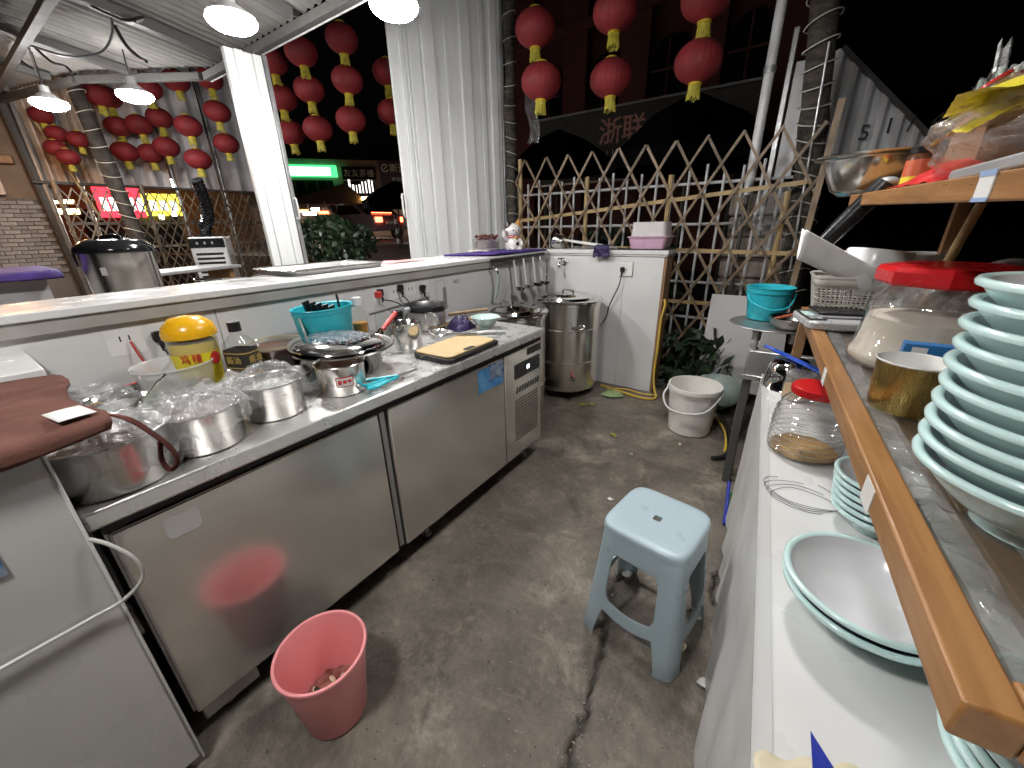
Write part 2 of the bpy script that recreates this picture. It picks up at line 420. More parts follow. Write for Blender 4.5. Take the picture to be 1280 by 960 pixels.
    def build(s, name, m, parent=None, smooth=True, bevel=0.0, solid=0.0, angle=38, loc=None, sub=0):
        me = bpy.data.meshes.new(name); me.from_pydata(s.v, [], s.f); me.validate()
        me.update()
        me.materials.append(MATS[m])
        if smooth:
            me.polygons.foreach_set('use_smooth', [True] * len(me.polygons))
            me.set_sharp_from_angle(angle=radians(angle))
        o = bpy.data.objects.new(name, me); COL.objects.link(o)
        if parent is not None: o.parent = parent
        if loc: o.location = loc
        if solid:
            md = o.modifiers.new('solid', 'SOLIDIFY'); md.thickness = solid; md.offset = 0
        if bevel:
            md = o.modifiers.new('bevel', 'BEVEL'); md.width = bevel; md.segments = 2; md.limit_method = 'ANGLE'; md.angle_limit = radians(40)
        if sub:
            md = o.modifiers.new('sub', 'SUBSURF'); md.levels = sub; md.render_levels = sub
        return o
def T(x=0, y=0, z=0): return Matrix.Translation((x, y, z))
def RZ(a): return Matrix.Rotation(radians(a), 4, 'Z')
def RX(a): return Matrix.Rotation(radians(a), 4, 'X')
def RY(a): return Matrix.Rotation(radians(a), 4, 'Y')
def thing(name, label, cat, loc=(0, 0, 0), rz=0.0, group=None, rot=None):
    o = bpy.data.objects.new(name, None); COL.objects.link(o); o.empty_display_size = .05
    o.location = loc
    o.rotation_euler = rot if rot else (0, 0, radians(rz))
    o['label'] = label; o['category'] = cat
    if group: o['group'] = group
    return o
def tag(o, label, cat, group=None):
    o['label'] = label; o['category'] = cat
    if group: o['group'] = group
    return o
def struct(o): o['kind'] = 'structure'; return o
def stuff(o): o['kind'] = 'stuff'; return o
def dup(root, loc=None, rz=None, label=None, group=None):
    r = root.copy(); COL.objects.link(r)
    if loc is not None: r.location = loc
    if rz is not None: r.rotation_euler = (0, 0, radians(rz))
    if label: r['label'] = label
    if group: r['group'] = group
    for ch in list(root.children):
        c = ch.copy(); COL.objects.link(c); c.parent = r
        for gch in list(ch.children):
            d = gch.copy(); COL.objects.link(d); d.parent = c
    return r
def text(name, body, size, M, m, parent, ext=.0008, align='CENTER', bold=0.0):
    c = bpy.data.curves.new('lettering', 'FONT'); c.body = body; c.size = size; c.extrude = ext; c.align_x = align; c.align_y = 'CENTER'
    c.resolution_u = 3; c.offset = bold
    o = bpy.data.objects.new('lettering', c); COL.objects.link(o)
    dg = bpy.context.evaluated_depsgraph_get(); dg.update()
    me = bpy.data.meshes.new_from_object(o.evaluated_get(dg))
    bpy.data.objects.remove(o); bpy.data.curves.remove(c)
    me.transform(M); me.materials.clear(); me.materials.append(MATS[m])
    p = bpy.data.objects.new(name, me); COL.objects.link(p); p.parent = parent
    return p
def arc(c, r, a0, a1, n, ax=(1, 0, 0), ay=(0, 0, 1)):
    c = Vector(c); ax = Vector(ax); ay = Vector(ay)
    return [c + ax * (r * cos(radians(a0 + (a1 - a0) * i / n))) + ay * (r * sin(radians(a0 + (a1 - a0) * i / n))) for i in range(n + 1)]
def smoothpath(pts, k=6):
    pts = [Vector(p) for p in pts]; out = []
    for i in range(len(pts) - 1):
        p0 = pts[max(i - 1, 0)]; p1 = pts[i]; p2 = pts[i + 1]; p3 = pts[min(i + 2, len(pts) - 1)]
        for j in range(k):
            t = j / k
            out.append(.5 * ((2 * p1) + (p2 - p0) * t + (2 * p0 - 5 * p1 + 4 * p2 - p3) * t * t + (3 * p1 - p0 - 3 * p2 + p3) * t ** 3))
    out.append(pts[-1]); return out
def rrect(w, h, r, n=5, cx=0, cy=0):
    out = []
    for sx, sy, a in ((1, 1, 0), (-1, 1, 90), (-1, -1, 180), (1, -1, 270)):
        for i in range(n + 1):
            b = radians(a + 90 * i / n)
            out.append((cx + sx * (w / 2 - r) + r * cos(b), cy + sy * (h / 2 - r) + r * sin(b)))
    return out

# ---------------------------------------------------------------- ground
CRACK = [(-.30, 1.62), (-.308, 1.567), (-.336, 1.29), (-.368, 1.168), (-.312, 1.0), (-.279, .805), (-.257, .687), (-.246, .571), (-.25, .35)]
CR2 = [(.0, 1.55), (-.03, 1.40), (-.02, 1.28)]
def seglist(p): return [(Vector(a + (0,)), Vector(b + (0,))) for a, b in zip(p, p[1:])]
SEGS = seglist(smoothpath([Vector((x, y, 0)) for x, y in CRACK], 3) and CRACK) + seglist(CR2)
def crackdist(x, y):
    p = Vector((x, y, 0)); p += Vector((noise.noise(p * 22), noise.noise(p * 22 + Vector((9, 9, 9))), 0)) * .022
    best = 9
    for a, b in SEGS:
        d = b - a; t = max(0, min(1, (p - a).dot(d) / d.dot(d)))
        best = min(best, (p - a - d * t).length)
    return best
def axis(lo, a, b, hi, fine, coarse):
    xs = []; x = lo
    while x < a - 1e-6: xs.append(x); x += coarse
    x = a
    while x < b - 1e-6: xs.append(x); x += fine
    x = b
    while x < hi: xs.append(x); x += coarse
    xs.append(hi); return xs
def build_floor():
    xs = axis(-1.9, -1.15, .16, 2.2, .011, .15); ys = axis(-1.6, .1, 3.2, 5.2, .0135, .15)
    vs = []; fs = []; soil = []
    for y in ys:
        for x in xs:
            so = 0.0
            z = .004 * noise.noise(Vector((x * 2.2, y * 2.2, 3))) + .0022 * noise.noise(Vector((x * 17, y * 17, 5)))
            if -.6 < x < .2 and .1 < y < 1.7:
                d = crackdist(x, y); w = .011 + .008 * noise.noise(Vector((x * 30, y * 30, 1)))
                if y < .8: w *= .8
                if d < w * 1.5: so = min(1, 1.6 * (1 - d / (w * 1.5)))
                if d < w: z -= .022 * (1 - d / w) ** .5
                elif d < .06: z += .003 * noise.noise(Vector((x * 60, y * 60, 2))) * (1 - d / .06)
            vs.append((x, y, z - .002)); soil.append(so)
    n = len(xs)
    for j in range(len(ys) - 1):
        for i in range(n - 1): fs.append((j * n + i, j * n + i + 1, (j + 1) * n + i + 1, (j + 1) * n + i))
    g = G(); g.v = vs; g.f = fs
    o = g.build('floor', 'stained_concrete', angle=80)
    at = o.data.attributes.new('soil', 'FLOAT', 'POINT'); at.data.foreach_set('value', soil)
    return o
struct(build_floor())
g = G(); g.grid(lambda u, v: (-90 + 180 * u, -60 + 180 * v, -.03), 12, 12); struct(g.build('street_ground', 'asphalt'))
# loose chips along the crack: nobody could count them
g = G()
for i in range(380):
    a, b = random.choice(SEGS); t = random.random(); p = a + (b - a) * t
    x = p.x + random.gauss(0, .022) * (1 + random.random()); y = p.y + random.gauss(0, .02); r = random.uniform(.0010, .0024) * (1 + 1.6 * (random.random() > .85))
    g.ball((x, y, .001), r, 5, 3, (1, random.uniform(.6, 1), .5))
for i in range(160):
    r = random.uniform(.001, .0032); g.ball((random.uniform(-1.0, .0), random.uniform(.3, 2.9), .002), r, 5, 3, (1, .7, .5))
stuff(tag(g.build('gravel', 'gravel_grey'), 'fine pale chips scattered along the crack in the concrete floor', 'gravel'))

# ---------------------------------------------------------------- the low white counter wall (left run and far run)
w = thing('low_wall', 'long white panelled counter wall with a glossy top behind the steel worktop', 'wall', (-1.83, 0, 0))
seams = [-1.5, -.62, .595, 1.78, 3.155]
for a, b in zip(seams, seams[1:]):
    G().box((-.012, a + .0015, 0), (0, b - .0015, 1.05)).build('wall_panel', 'white_board', w, bevel=.001)
G().prism([(-.0125, -1.5), (-.0125, 3.16), (-.56, 3.16), (-.18, -.6), (-.18, -1.5)], 0, 1.05).build('wall_core', 'white_board', w)
G().prism([(.03, -1.5), (.03, 3.14), (-.60, 3.14), (-.215, -.6), (-.215, -1.5)], 1.094, 1.12).build('wall_top', 'white_stone', w, bevel=.004)
G().prism([(.02, -1.5), (.02, 3.14), (-.57, 3.14), (-.19, -.6), (-.19, -1.5)], 1.05, 1.0935).build('top_trim', 'trim_grey', w, bevel=.002)
w = thing('low_wall', 'short white end wall with brown edge behind the tall steel soup barrels', 'wall', (-1.83, 3.18, 0))
for a, b in ((.0, .70), (.7015, 1.0)):
    G().box((a, -.012, 0), (b, 0, 1.085)).build('wall_panel', 'white_board', w, bevel=.001)
G().box((.0, .0005, 0), (1.0, .15, 1.085)).build('wall_core', 'white_board', w)
G().box((1.0005, -.012, 0), (1.022, .15, 1.085)).build('edge_board', 'ply_edge', w, bevel=.001)
G().box((.0, -.03, 1.10), (1.03, .2, 1.13)).build('wall_top', 'white_stone', w, bevel=.003)
G().box((.0, -.022, 1.0855), (1.022, .19, 1.0995)).build('top_trim', 'white_board', w, bevel=.002)
G().box((.44, .01, 1.1305), (1.03, .20, 1.137)).build('black_strip', 'black_plastic', w, bevel=.001)

# ---------------------------------------------------------------- tent roof with corrugated sheets
ROOF_Y = 1.78
def roofz(y): return 2.475 + .15 * (ROOF_Y - y)
r = thing('tent_roof', 'grey corrugated sheet roof on steel rafters with loose wires', 'roof', (0, 0, 0))
def eave(x):
    P = ((-9.0, .8), (-6.8, .98), (-5.3, 1.27), (-4.15, ROOF_Y), (2, ROOF_Y))
    for (xa, ya), (xb, yb) in zip(P, P[1:]):
        if xa <= x <= xb: return ya + (yb - ya) * (x - xa) / (xb - xa)
for k in range(9):
    x0 = -7.4 + k * .93; x1 = x0 + .95
    G().grid(lambda u, v: ((lambda x, y: (x, y, roofz(y) + .075 + .009 * sin(2 * pi * x / .08) + (.003 if k % 2 else 0)))(x0 + (x1 - x0) * u, -2.5 + (eave(x0 + (x1 - x0) * u) + 2.52) * v)), 96, 6).build('roof_sheet', 'roof_sheet', r, angle=60)
def rb(x0, y0, x1, y1, w=.06, t=.05, dz=.03, name='rafter'):
    G().bar((x0, y0, roofz(y0) + dz), (x1, y1, roofz(y1) + dz), w, t).build(name, 'roof_steel', r, bevel=.002)
rb(-4.15, ROOF_Y - .02, .9, ROOF_Y - .02, .045, .05, -.002, 'eave_beam')
G().bar((-4.15, ROOF_Y + .012, roofz(ROOF_Y) + .005), (.9, ROOF_Y + .012, roofz(ROOF_Y) + .005), .012, .06).build('eave_flashing', 'white_metal', r, bevel=.002)
rb(-5.3, 1.25, -4.18, ROOF_Y - .04, .05, .05, .0, 'eave_beam'); rb(-6.8, .96, -5.34, 1.24, .05, .05, .0, 'eave_beam')
for x in (-6.4, -5.6, -4.75, -3.74, -2.75, -1.75, -.75, .25): rb(x, -2.5, x, eave(x) - .07, .06, .05)
for y in (.9, .0, -.9): rb(-7.3, y, .9, y, .05, .04, -.012, 'purlin')
def wire(pts, rad=.007): G().tube(smoothpath(pts, 8), rad, 6).build('loose_wire', 'hose_black', r)
wire([(-4.73, .92, 2.58), (-4.5, 1.05, 2.50), (-4.2, 1.16, 2.49), (-3.95, 1.18, 2.54), (-3.76, 1.15, 2.60)])
wire([(-3.86, 1.18, 2.56), (-3.83, 1.2, 2.46), (-3.80, 1.24, 2.40), (-3.73, 1.25, 2.37)], .011)
wire([(-3.76, 1.05, 2.6), (-3.6, 1.15, 2.52), (-3.5, 1.22, 2.53), (-3.68, 1.25, 2.56)], .009)
wire([(-4.76, .95, 2.58), (-4.72, 1.0, 2.50), (-4.64, 1.05, 2.47), (-4.58, 1.06, 2.42)], .009)
wire([(-5.2, .92, 2.6), (-5.0, .95, 2.5), (-4.77, .92, 2.57)])

# ---------------------------------------------------------------- pendant lamps
def pendant(x, y, z, label, s=1.0, m='bulb_glow'):  # s: size of the shade and bulb
    t = thing('pendant_lamp', label, 'lamp', (x, y, z), 0, 'dome lamps hanging under the roof')
    g = G(); g.lathe([(.03 * s, .13 * s), (.034 * s, .085 * s), (.066 * s, .06 * s), (.104 * s, .034 * s), (.108 * s, .028 * s), (.09 * s, .036 * s), (.05 * s, .05 * s)], 36)
    g.build('lamp_shade', 'shade_white', t)
    g = G(); g.lathe([(.001, -.036 * s), (.045 * s, -.032 * s), (.085 * s, -.02 * s), (.108 * s, -.002 * s), (.114 * s, .012 * s), (.108 * s, .024 * s), (.085 * s, .032 * s), (.03 * s, .034 * s)], 36)
    g.build('bulb', m, t)
    G().tube([(0, 0, .125 * s), (0, .01, max(.16, roofz(y) - z + .06))], .005, 6).build('cord', 'hose_black', t)
pendant(-1.83, 1.683, 2.3, 'bright white dome lamp hanging before the wide white ribbed panel')
pendant(-2.58, 1.28, 2.3, 'bright white dome lamp hanging above the narrow white folded panel')
pendant(-4.41, 1.34, 2.3, 'bright dome lamp hanging among the distant red lanterns above the black lidded bucket')
pendant(-5.15, .99, 2.3, 'lamp hanging at the far left above the purple covered bar')
pendant(-.62, -.42, 2.28, 'lamp hanging under the roof behind the near end of the aisle', 1.1)
pendant(-5.7, .40, 2.12, 'warm amber lamp hanging at the far left by the brick wall', .75, 'bulb_warm')
pendant(-.35, 1.66, 2.36, 'lamp hanging under the roof over the far part of the aisle', .95)

# ---------------------------------------------------------------- white folded door panels
d = thing('folding_panel', 'narrow white folded sliding panel beside the dark hedge', 'folding door', (-3.32, 1.66, 0))
for k in range(4):
    y = -.115 + k * .058
    G().box((-.02 + .012 * (k % 2), y, .05), (.02 + .012 * (k % 2), y + .055, 2.44)).build('fold', 'pvc_white', d, bevel=.004)
G().box((-.035, .122, .02), (.035, .15, 2.45)).build('edge_post', 'galvanised', d, bevel=.003)
g = G(); g.tube(smoothpath([(.03, .13, 1.42), (.07, .132, 1.42), (.07, .132, 1.55), (.03, .13, 1.55)], 5), .006, 6); g.build('handle', 'white_metal', d)
d = thing('folding_panel', 'wide white ribbed folding panel under the nearer lamp', 'folding door', (-2.9, 2.57, 0), -15)
ys = [.745 * q for q in [0, .10, .15, .17, .19, .21, .34, .37, .52, .66, .72, .86, 1.0, 1.14, 1.21, 1.30, 1.40, 1.47]]
for k, (a, b) in enumerate(zip(ys, ys[1:])):
    off = (.0, .018, .004, .022, .006, .02, -.004, .02)[k % 8] + (.01 if b - a > .1 else 0)
    G().box((-.03, a + .001, .02), (off, b - .001, 3.5)).build('rib', 'pvc_white', d, bevel=.003)
G().box((-.06, 1.0965, .02), (.02, 1.12, 3.5)).build('edge_post', 'galvanised', d, bevel=.003)
g = G(); g.tube(smoothpath([(.0, -.02, 1.42), (.03, -.045, 1.44), (.03, -.045, 1.58), (.0, -.02, 1.60)], 5), .008, 6); g.build('handle', 'white_metal', d)
for k, z in enumerate((2.5, 2.1, 1.75, 1.4)):
    g = G(); g.tube(smoothpath([(.03, 1.11, z), (.05, 1.15, z - .06), (.04, 1.16, z - .14), (.03, 1.13, z - .2)], 5), .003, 5); g.build('loose_string', 'rope_light', d)

# ---------------------------------------------------------------- red lanterns
def make_lantern():
    t = thing('red_lantern', '', 'lantern')
    g = G(); n = 24; prof = []
    for j in range(13):
        a = -pi / 2 * .86 + pi * .86 * j / 12
        prof.append((.155 * cos(a), .125 * sin(a)))
    def rib(p):
        a = atan2(p.y, p.x); k = 1 - .022 * abs(sin(a * 12)) ; return Vector((p.x * k, p.y * k, p.z))
    g.lathe(prof, 72, fn=rib); g.build('lantern_body', 'lantern_red', t, angle=60)
    for z in (.118, -.132): G().lathe([(.02, z + .014), (.042, z + .014), (.045, z), (.042, z - .002), (.0, z - .002)], 20).build('gold_cap', 'lantern_gold', t)
    g = G()
    for i in range(22):
        a = 2 * pi * i / 22; r0 = .036; r1 = .044
        p = (r0 * cos(a), r0 * sin(a), -.13); q = (r1 * cos(a), r1 * sin(a), -.205 - .02 * random.random())
        g.bar(p, q, .0075, .003, up=(cos(a), sin(a), 0))
    g.build('tassel', 'tassel', t, smooth=False)
    return t
LAN = make_lantern()
used = [0]
def lantern(x, y, z, label, group, sc=1.0):
    if not used[0]: o = LAN; used[0] = 1
    else: o = dup(LAN)
    o.location = (x, y, z); o['label'] = label; o['group'] = group
    o.rotation_euler = (random.uniform(-.06, .06), random.uniform(-.06, .06), random.uniform(0, 6)); o.scale = (sc, sc, sc)
GR = 'red lanterns strung over the bamboo lattice fence'
for col, wd in ((((-2.03, 3.29, 2.74), (-1.92, 3.20, 2.36)), 'leftmost pair beside the white ribbed panel'), (((-1.43, 3.4, 2.73), (-1.45, 3.44, 2.35)), 'middle pair'), (((-.82, 3.42, 2.66), (-.83, 3.45, 2.33)), 'right pair next to the steel pipe')):
    for p, ud in zip(col, ('upper', 'lower')):
        lantern(*p, f'{ud} red lantern of the {wd} over the lattice fence', GR)
GM = 'red lanterns strung in the gap between the white panels'
MID = [((-4.57, 2.56, 2.86), 'top', 'first'), ((-4.66, 2.64, 2.59), 'middle', 'first'), ((-4.76, 2.72, 2.31), 'bottom', 'first'),
       ((-4.15, 2.62, 2.86), 'top', 'second'), ((-4.33, 2.75, 2.63), 'middle', 'second'), ((-4.3, 2.75, 2.29), 'bottom', 'second'),
       ((-3.78, 2.81, 2.93), 'top', 'third'), ((-3.84, 2.85, 2.64), 'middle', 'third'), ((-3.93, 2.89, 2.34), 'bottom', 'third'),
       ((-3.73, 3.25, 2.77), 'upper', 'fourth'), ((-3.71, 3.23, 2.43), 'lower', 'fourth')]
for p, a, b in MID: lantern(*p, f'{a} red lantern in the {b} string from the narrow white panel', GM, .92)
GL = 'red lanterns in front of the pale tarp at the left'
LEFT = [((-6.3, 1.6, 2.68), 'dim top lantern nearest the far left lamp'), ((-6.6, 1.75, 2.74), 'top lantern of the first string right of the roped trunk'),
        ((-6.0, 1.95, 2.76), 'top lantern just right of the distant dome lamp'), ((-5.89, 2.19, 2.86), 'top lantern of the last string but one before the narrow panel'),
        ((-5.59, 2.4, 2.87), 'top lantern right beside the narrow white panel'), ((-5.46, 2.34, 2.54), 'middle lantern right beside the narrow white panel'),
        ((-5.62, 2.42, 2.27), 'bottom lantern right beside the narrow white panel'), ((-5.68, 2.11, 2.40), 'upper lantern over the white air cooler'),
        ((-5.69, 2.12, 2.09), 'lower lantern over the white air cooler'), ((-6.31, 2.08, 2.56), 'upper lantern over the yellow part of the shop sign'),
        ((-6.18, 2.02, 2.25), 'lower lantern over the yellow part of the shop sign'), ((-6.48, 1.92, 2.49), 'upper lantern over the middle of the shop sign'),
        ((-6.5, 1.95, 2.21), 'lower lantern over the middle of the shop sign'), ((-6.68, 1.78, 2.48), 'upper lantern over the red end of the shop sign'),
        ((-6.55, 1.73, 2.21), 'lower lantern over the red end of the shop sign'),
        ((-6.75, 1.2, 2.50), 'topmost small lantern before the warm tarp'), ((-6.66, 1.25, 2.33), 'second small lantern before the warm tarp'),
        ((-6.45, 1.36, 2.27), 'right small lantern before the warm tarp'), ((-6.62, 1.19, 2.19), 'lower left small lantern before the warm tarp'),
        ((-6.5, 1.235, 2.10), 'lowest small lantern before the warm tarp')]
for p, a in LEFT: lantern(*p, f'{a}, red with gold tassel' if len(a.split()) < 11 else a, GL, .62 if 'warm tarp' in a else .82)

# ---------------------------------------------------------------- bamboo lattice fences
def lattice(name, label, loc, rz, W, z0, z1, sp, slope, wd=.0175, m='bamboo', posts=(), rails=(), jit=.012, lean=0.0):
    """expanding bamboo trellis in the local XZ plane, x 0..W"""
    t = thing(name, label, 'fence', loc, rz)
    hgt = z1 - z0; run = hgt / slope
    k = -int(run / sp) - 1
    while k * sp < W + run:
        xt = k * sp + sp * .5
        for s in (-1, 1):
            # from the top peak at xt down in direction s
            xa, za = xt, z1 + random.uniform(-jit, jit); xb, zb = xt + s * run, z0
            pts = []
            def clip(x, z):
                return x, z
            # clip to 0..W
            tt0, tt1 = 0.0, 1.0; dx = xb - xa
            for lim, sg in ((0, 1), (W, -1)):
                f0 = (xa - lim) * sg; f1 = (xb - lim) * sg
                if f0 < 0 and f1 < 0: tt0 = 2
                elif f0 < 0: tt0 = max(tt0, f0 / (f0 - f1))
                elif f1 < 0: tt1 = min(tt1, f0 / (f0 - f1))
            if tt1 - tt0 < .06: continue
            a = (xa + dx * tt0, s * .007, za + (zb - za) * tt0); b = (xa + dx * tt1 + random.uniform(-.01, .01), s * .007, za + (zb - za) * tt1)
            G().bar(a, b, wd * random.uniform(.85, 1.15), .009, up=(0, 1, 0)).build('slat', m, t, smooth=False)
        k += 1
    for x, za, zb in posts:
        G().tube([(x, .03, za), (x + .005, .03, zb)], .019, 8).build('post', 'bamboo_pale' if m == 'bamboo' else m, t)
    for xa, za, xb, zb in rails:
        G().bar((xa, .02, za), (xb, .02, zb), .028, .016, up=(0, 1, 0)).build('rail', 'bamboo_pale' if m == 'bamboo' else m, t)
    return t
lattice('lattice_fence', 'crossed bamboo lattice fence behind the white end wall under the large lanterns', (-2.36, 3.47, 0), 0, 2.36, .18, 1.88, .222, 1.62,
        posts=((.03, 0, 1.90), (.72, .3, 1.70), (1.42, .3, 1.66), (2.2, .1, 1.5)), rails=((.05, 1.37, 2.3, 1.55), (.9, 1.13, 2.34, 1.10), (.05, .7, 2.3, .72)))
lattice('lattice_fence', 'dim bamboo lattice fence running behind the loaded shelf', (.98, 3.3, 0), -90, 3.0, .3, 1.345, .2, 1.3, m='bamboo_dark',
        posts=((.3, 0, 1.4), (1.2, 0, 1.35), (2.1, 0, 1.35)), rails=((0, 1.2, 3.0, 1.2), (0, .8, 3.0, .8)))
lattice('lattice_fence', 'distant bamboo lattice fence at the left behind the white air cooler', (-6.2, .98, 0), 90, 2.2, .7, 1.78, .088, 1.9, wd=.012, m='bamboo_far',
        posts=((.02, 0, 1.85), (.7, 0, 1.85), (1.5, 0, 1.85), (2.15, 0, 1.85)), rails=((0, 1.45, 2.2, 1.45), (0, 1.2, 2.2, 1.2)))
# leaning slats by the trunk
tag(G().bar((-.02, 3.32, .55), (.02, 3.42, 1.98), .035, .012, up=(0, 1, 0)).build('leaning_bamboo', 'bamboo'), 'broad bamboo slat leaning on the roped tree trunk', 'bamboo slat')
tag(G().tube([(-.045, 3.5, 1.0), (-.107, 3.5, 2.30)], .008, 8).build('metal_rod', 'galvanised'), 'thin pale metal rod standing right beside the roped tree trunk', 'rod')
# white metal railing behind
t = thing('metal_railing', 'white metal railing behind the bamboo lattice', 'railing', (-2.75, 3.95, 0))
for i in range(20): G().tube([(.09 + i * .135, 0, .05), (.09 + i * .135, 0, 1.70 + .03 * (i % 3))], .011, 8).build('picket', 'white_metal', t)
for z in (1.63, 1.31, 1.08, .82, .5): G().tube([(0, .02, z), (2.7, .02, z - .01)], .012, 8).build('rail', 'white_metal', t)
# pale stone blocks stacked behind the lattice corner
t = thing('stone_steps', 'stack of pale stone blocks behind the lattice near the roped trunk', 'stone stack', (-.28, 4.25, 0))
for i in range(9):
    g = G(); o = random.uniform(-.03, .03); g.box((-.28 + o, -.16, i * .17 + .004), (.3 + o, .16, i * .17 + .166)); g.build('stone', 'stone_pale', t, bevel=.02)

# ---------------------------------------------------------------- trunks, pipes, corrugated wall behind
def trunk(name, label, path, rad, rings, ringr=.007, m='bark'):
    t = thing(name, label, 'tree trunk', path[0])
    b = Vector(path[0]); pts = [p - b for p in smoothpath(path, 7)]
    g = G(); n = len(pts); rs = [rad * (1.12 - .22 * i / n) * (1 + .09 * noise.noise(Vector((i * .9, rad * 40, 0)))) for i in range(n)]
    g.tube(pts, rs, 18)
    for i, v in enumerate(g.v):
        k = noise.noise(Vector(v) * 14) * .012; c = Vector((v[0], v[1], 0)); g.v[i] = (v[0] + k, v[1] + k * .6, v[2])
    g.build('trunk', m, t, angle=70)
    for k in range(rings):
        f = (k + .5) / rings * (n - 1); i = int(f); p = pts[i].lerp(pts[min(i + 1, n - 1)], f - i)
        rr = rad * 1.17
        ring = [p + Vector((rr * cos(a), rr * sin(a), .35 * rr * sin(a + k * .4))) for a in [2 * pi * j / 20 for j in range(20)]]
        G().tube(ring, ringr * .6, 6, closed=True).build('rope_ring', 'rope_light', t)
    return t
trunk('palm_trunk', 'thick dark tree trunk wound with pale rope lights by the lattice corner', [(.02, 3.72, -.05), (-.02, 3.66, 1.0), (-.08, 3.62, 1.7), (-.16, 3.58, 2.4), (-.26, 3.55, 3.3)], .078, 27)
trunk('tree_trunk', 'slim dark trunk with rope lights beside the wide white panel', [(-2.50, 3.62, -.05), (-2.505, 3.62, 1.4), (-2.51, 3.62, 2.4), (-2.50, 3.62, 3.5)], .05, 22, .005)
trunk('tree_trunk', 'distant roped trunk standing at the left among lanterns', [(-6.0, 1.46, -.05), (-6.02, 1.45, 1.2), (-6.1, 1.42, 2.2), (-6.15, 1.36, 3.2)], .066, 22, .006, 'bark_dark')
t = thing('steel_pipe', 'shiny steel pipe rising at the right end of the lattice fence', 'pipe', (-.42, 3.72, 0))
G().tube([(0, 0, 1.5), (.0, 0, 3.4)], .032, 14).build('pipe', 'white_metal', t)
G().tube([(0, 0, 0), (0, 0, 1.5)], .016, 10).build('ground_stake', 'roof_steel', t)
for z in (1.52, 2.27): G().lathe([(.032, -.02), (.038, -.02), (.038, .02), (.032, .02)], 14, T(.0, 0, z)).build('pipe_joint', 'galvanised', t)
t = thing('sheet_post', 'pale dented sheet metal post left of the roped trunk', 'post', (-.24, 3.95, 0))
G().box((-.05, 0, 1.62), (.06, .05, 2.35)).build('sheet', 'corrugated_white', t, bevel=.006)
G().box((-.10, -.01, 1.2), (-.065, .05, 2.55)).build('frame', 'galvanised', t, bevel=.004)
g = G(); g.grid(lambda u, v: (-.12 + .2 * u + .02 * sin(9 * v), -.06 + .03 * sin(7 * u + 5 * v), 1.05 + .5 * v), 10, 14); g.build('torn_film', 'film_foggy', t)

t = thing('corrugated_wall', 'white corrugated metal hoarding with sloping top and black marks against the night sky', 'hoarding', (-.15, 5.2, 0))
g = G(); n = 80
L = .98
def ctop(x): return 2.70 - max(0, x - .10) * 1.02
vs = []
for i in range(n + 1):
    x = L * i / n; y = .022 * max(-1, min(1, 1.8 * sin(2 * pi * x / .13)))
    vs += [(x, y, 1.78), (x, y, max(1.80, ctop(x)))]
g.add(vs, [(2 * i, 2 * i + 2, 2 * i + 3, 2 * i + 1) for i in range(n)]); g.build('corrugated_sheet', 'corrugated_white', t, smooth=False, solid=.003)
G().bar((.10, -.005, 2.705), (.99, -.005, 1.797), .075, .035, up=(1, 0, 1)).build('top_trim', 'roof_steel', t)
G().bar((0, -.06, 1.86), (1.0, -.06, 1.86), .03, .03).build('pipe', 'roof_steel', t)
for x, s in ((.40, '5'), (.56, '1'), (.70, '/'), (.86, '4')):
    text('lettering', s, .17, T(x, -.045, 2.02 + (.03 if s != '5' else 0)) @ RX(90), 'print_black', t, ext=.002)

# ---------------------------------------------------------------- the street beyond, seen between the white panels
def ST(u, d, z=0): return (.6 * u - .8 * d, .8 * u + .6 * d, z)
SRZ = 53.13
g = G(); RD = [(-1.15, 4.4), (2.2, 4.4), (9, 16), (22, 60), (-30, 60), (-14, 20), (-1.4, 8.0)]
n = len(RD); vs = [ST(u, d, .0) for u, d in RD] + [ST(u, d, .93) for u, d in RD]
g.add(vs, [tuple(range(n))[::-1], tuple(range(n, 2 * n))] + [(i, (i + 1) % n, n + (i + 1) % n, n + i) for i in range(n)])
struct(g.build('road', 'asphalt', smooth=False))
ZR = .93
b = thing('shop_building', 'low brown shop building across the street with three signboards', 'building', ST(-1, 30, ZR), SRZ)
G().box((-6, 0, 0), (8, 4, 4.45)).build('wall', 'facade_brown', b)
G().box((-6, -.15, 4.25), (2.6, -.003, 4.5)).build('parapet', 'facade_brown', b, bevel=.01)
for x0, x1 in ((-3.4, -.9), (-.3, 1.6), (2.3, 4.0)):
    f = G().box((x0, -.06, 1.9 if x0 < -2 else 2.5), (x1, -.004, 3.35 if x0 < -2 else 3.3)).build('window', 'window_dark', b, bevel=.01)
    for k in range(4):
        x = x0 + (x1 - x0) * (k + .5) / 4
        G().box((x - .02, -.075, 1.92 if x0 < -2 else 2.52), (x + .02, -.062, 3.3)).build('mullion', 'facade_trim', f)
for k in range(9):
    x = -.2 + k * .2; h = .35 + .4 * random.random()
    G().box((x, -.072, 2.62), (x + .07 + .06 * random.random(), -.0625, 2.65 + h)).build('lit_pane', 'lit_window', b)
sg = thing('shop_sign', 'glowing green and white lightbox sign on the brown shop building', 'sign', ST(-3.05, 29.6, ZR + 3.8), SRZ)
G().box((-1.5, -.12, -.30), (1.5, .3, .33)).build('light_box', 'sign_green_glow', sg, bevel=.01)
for k in range(9): G().box((-1.45 + k * .29, -.14, -.24), (-1.45 + k * .29 + .265, -.123, .2)).build('lit_character', 'sign_white_glow', sg)
sg = thing('shop_sign', 'dark teahouse signboard with pale characters above a lit window', 'sign', ST(-.27, 29.7, ZR + 3.75), SRZ)
G().box((-1.0, -.1, -.38), (1.0, .2, .32)).build('board', 'window_dark', sg, bevel=.01)
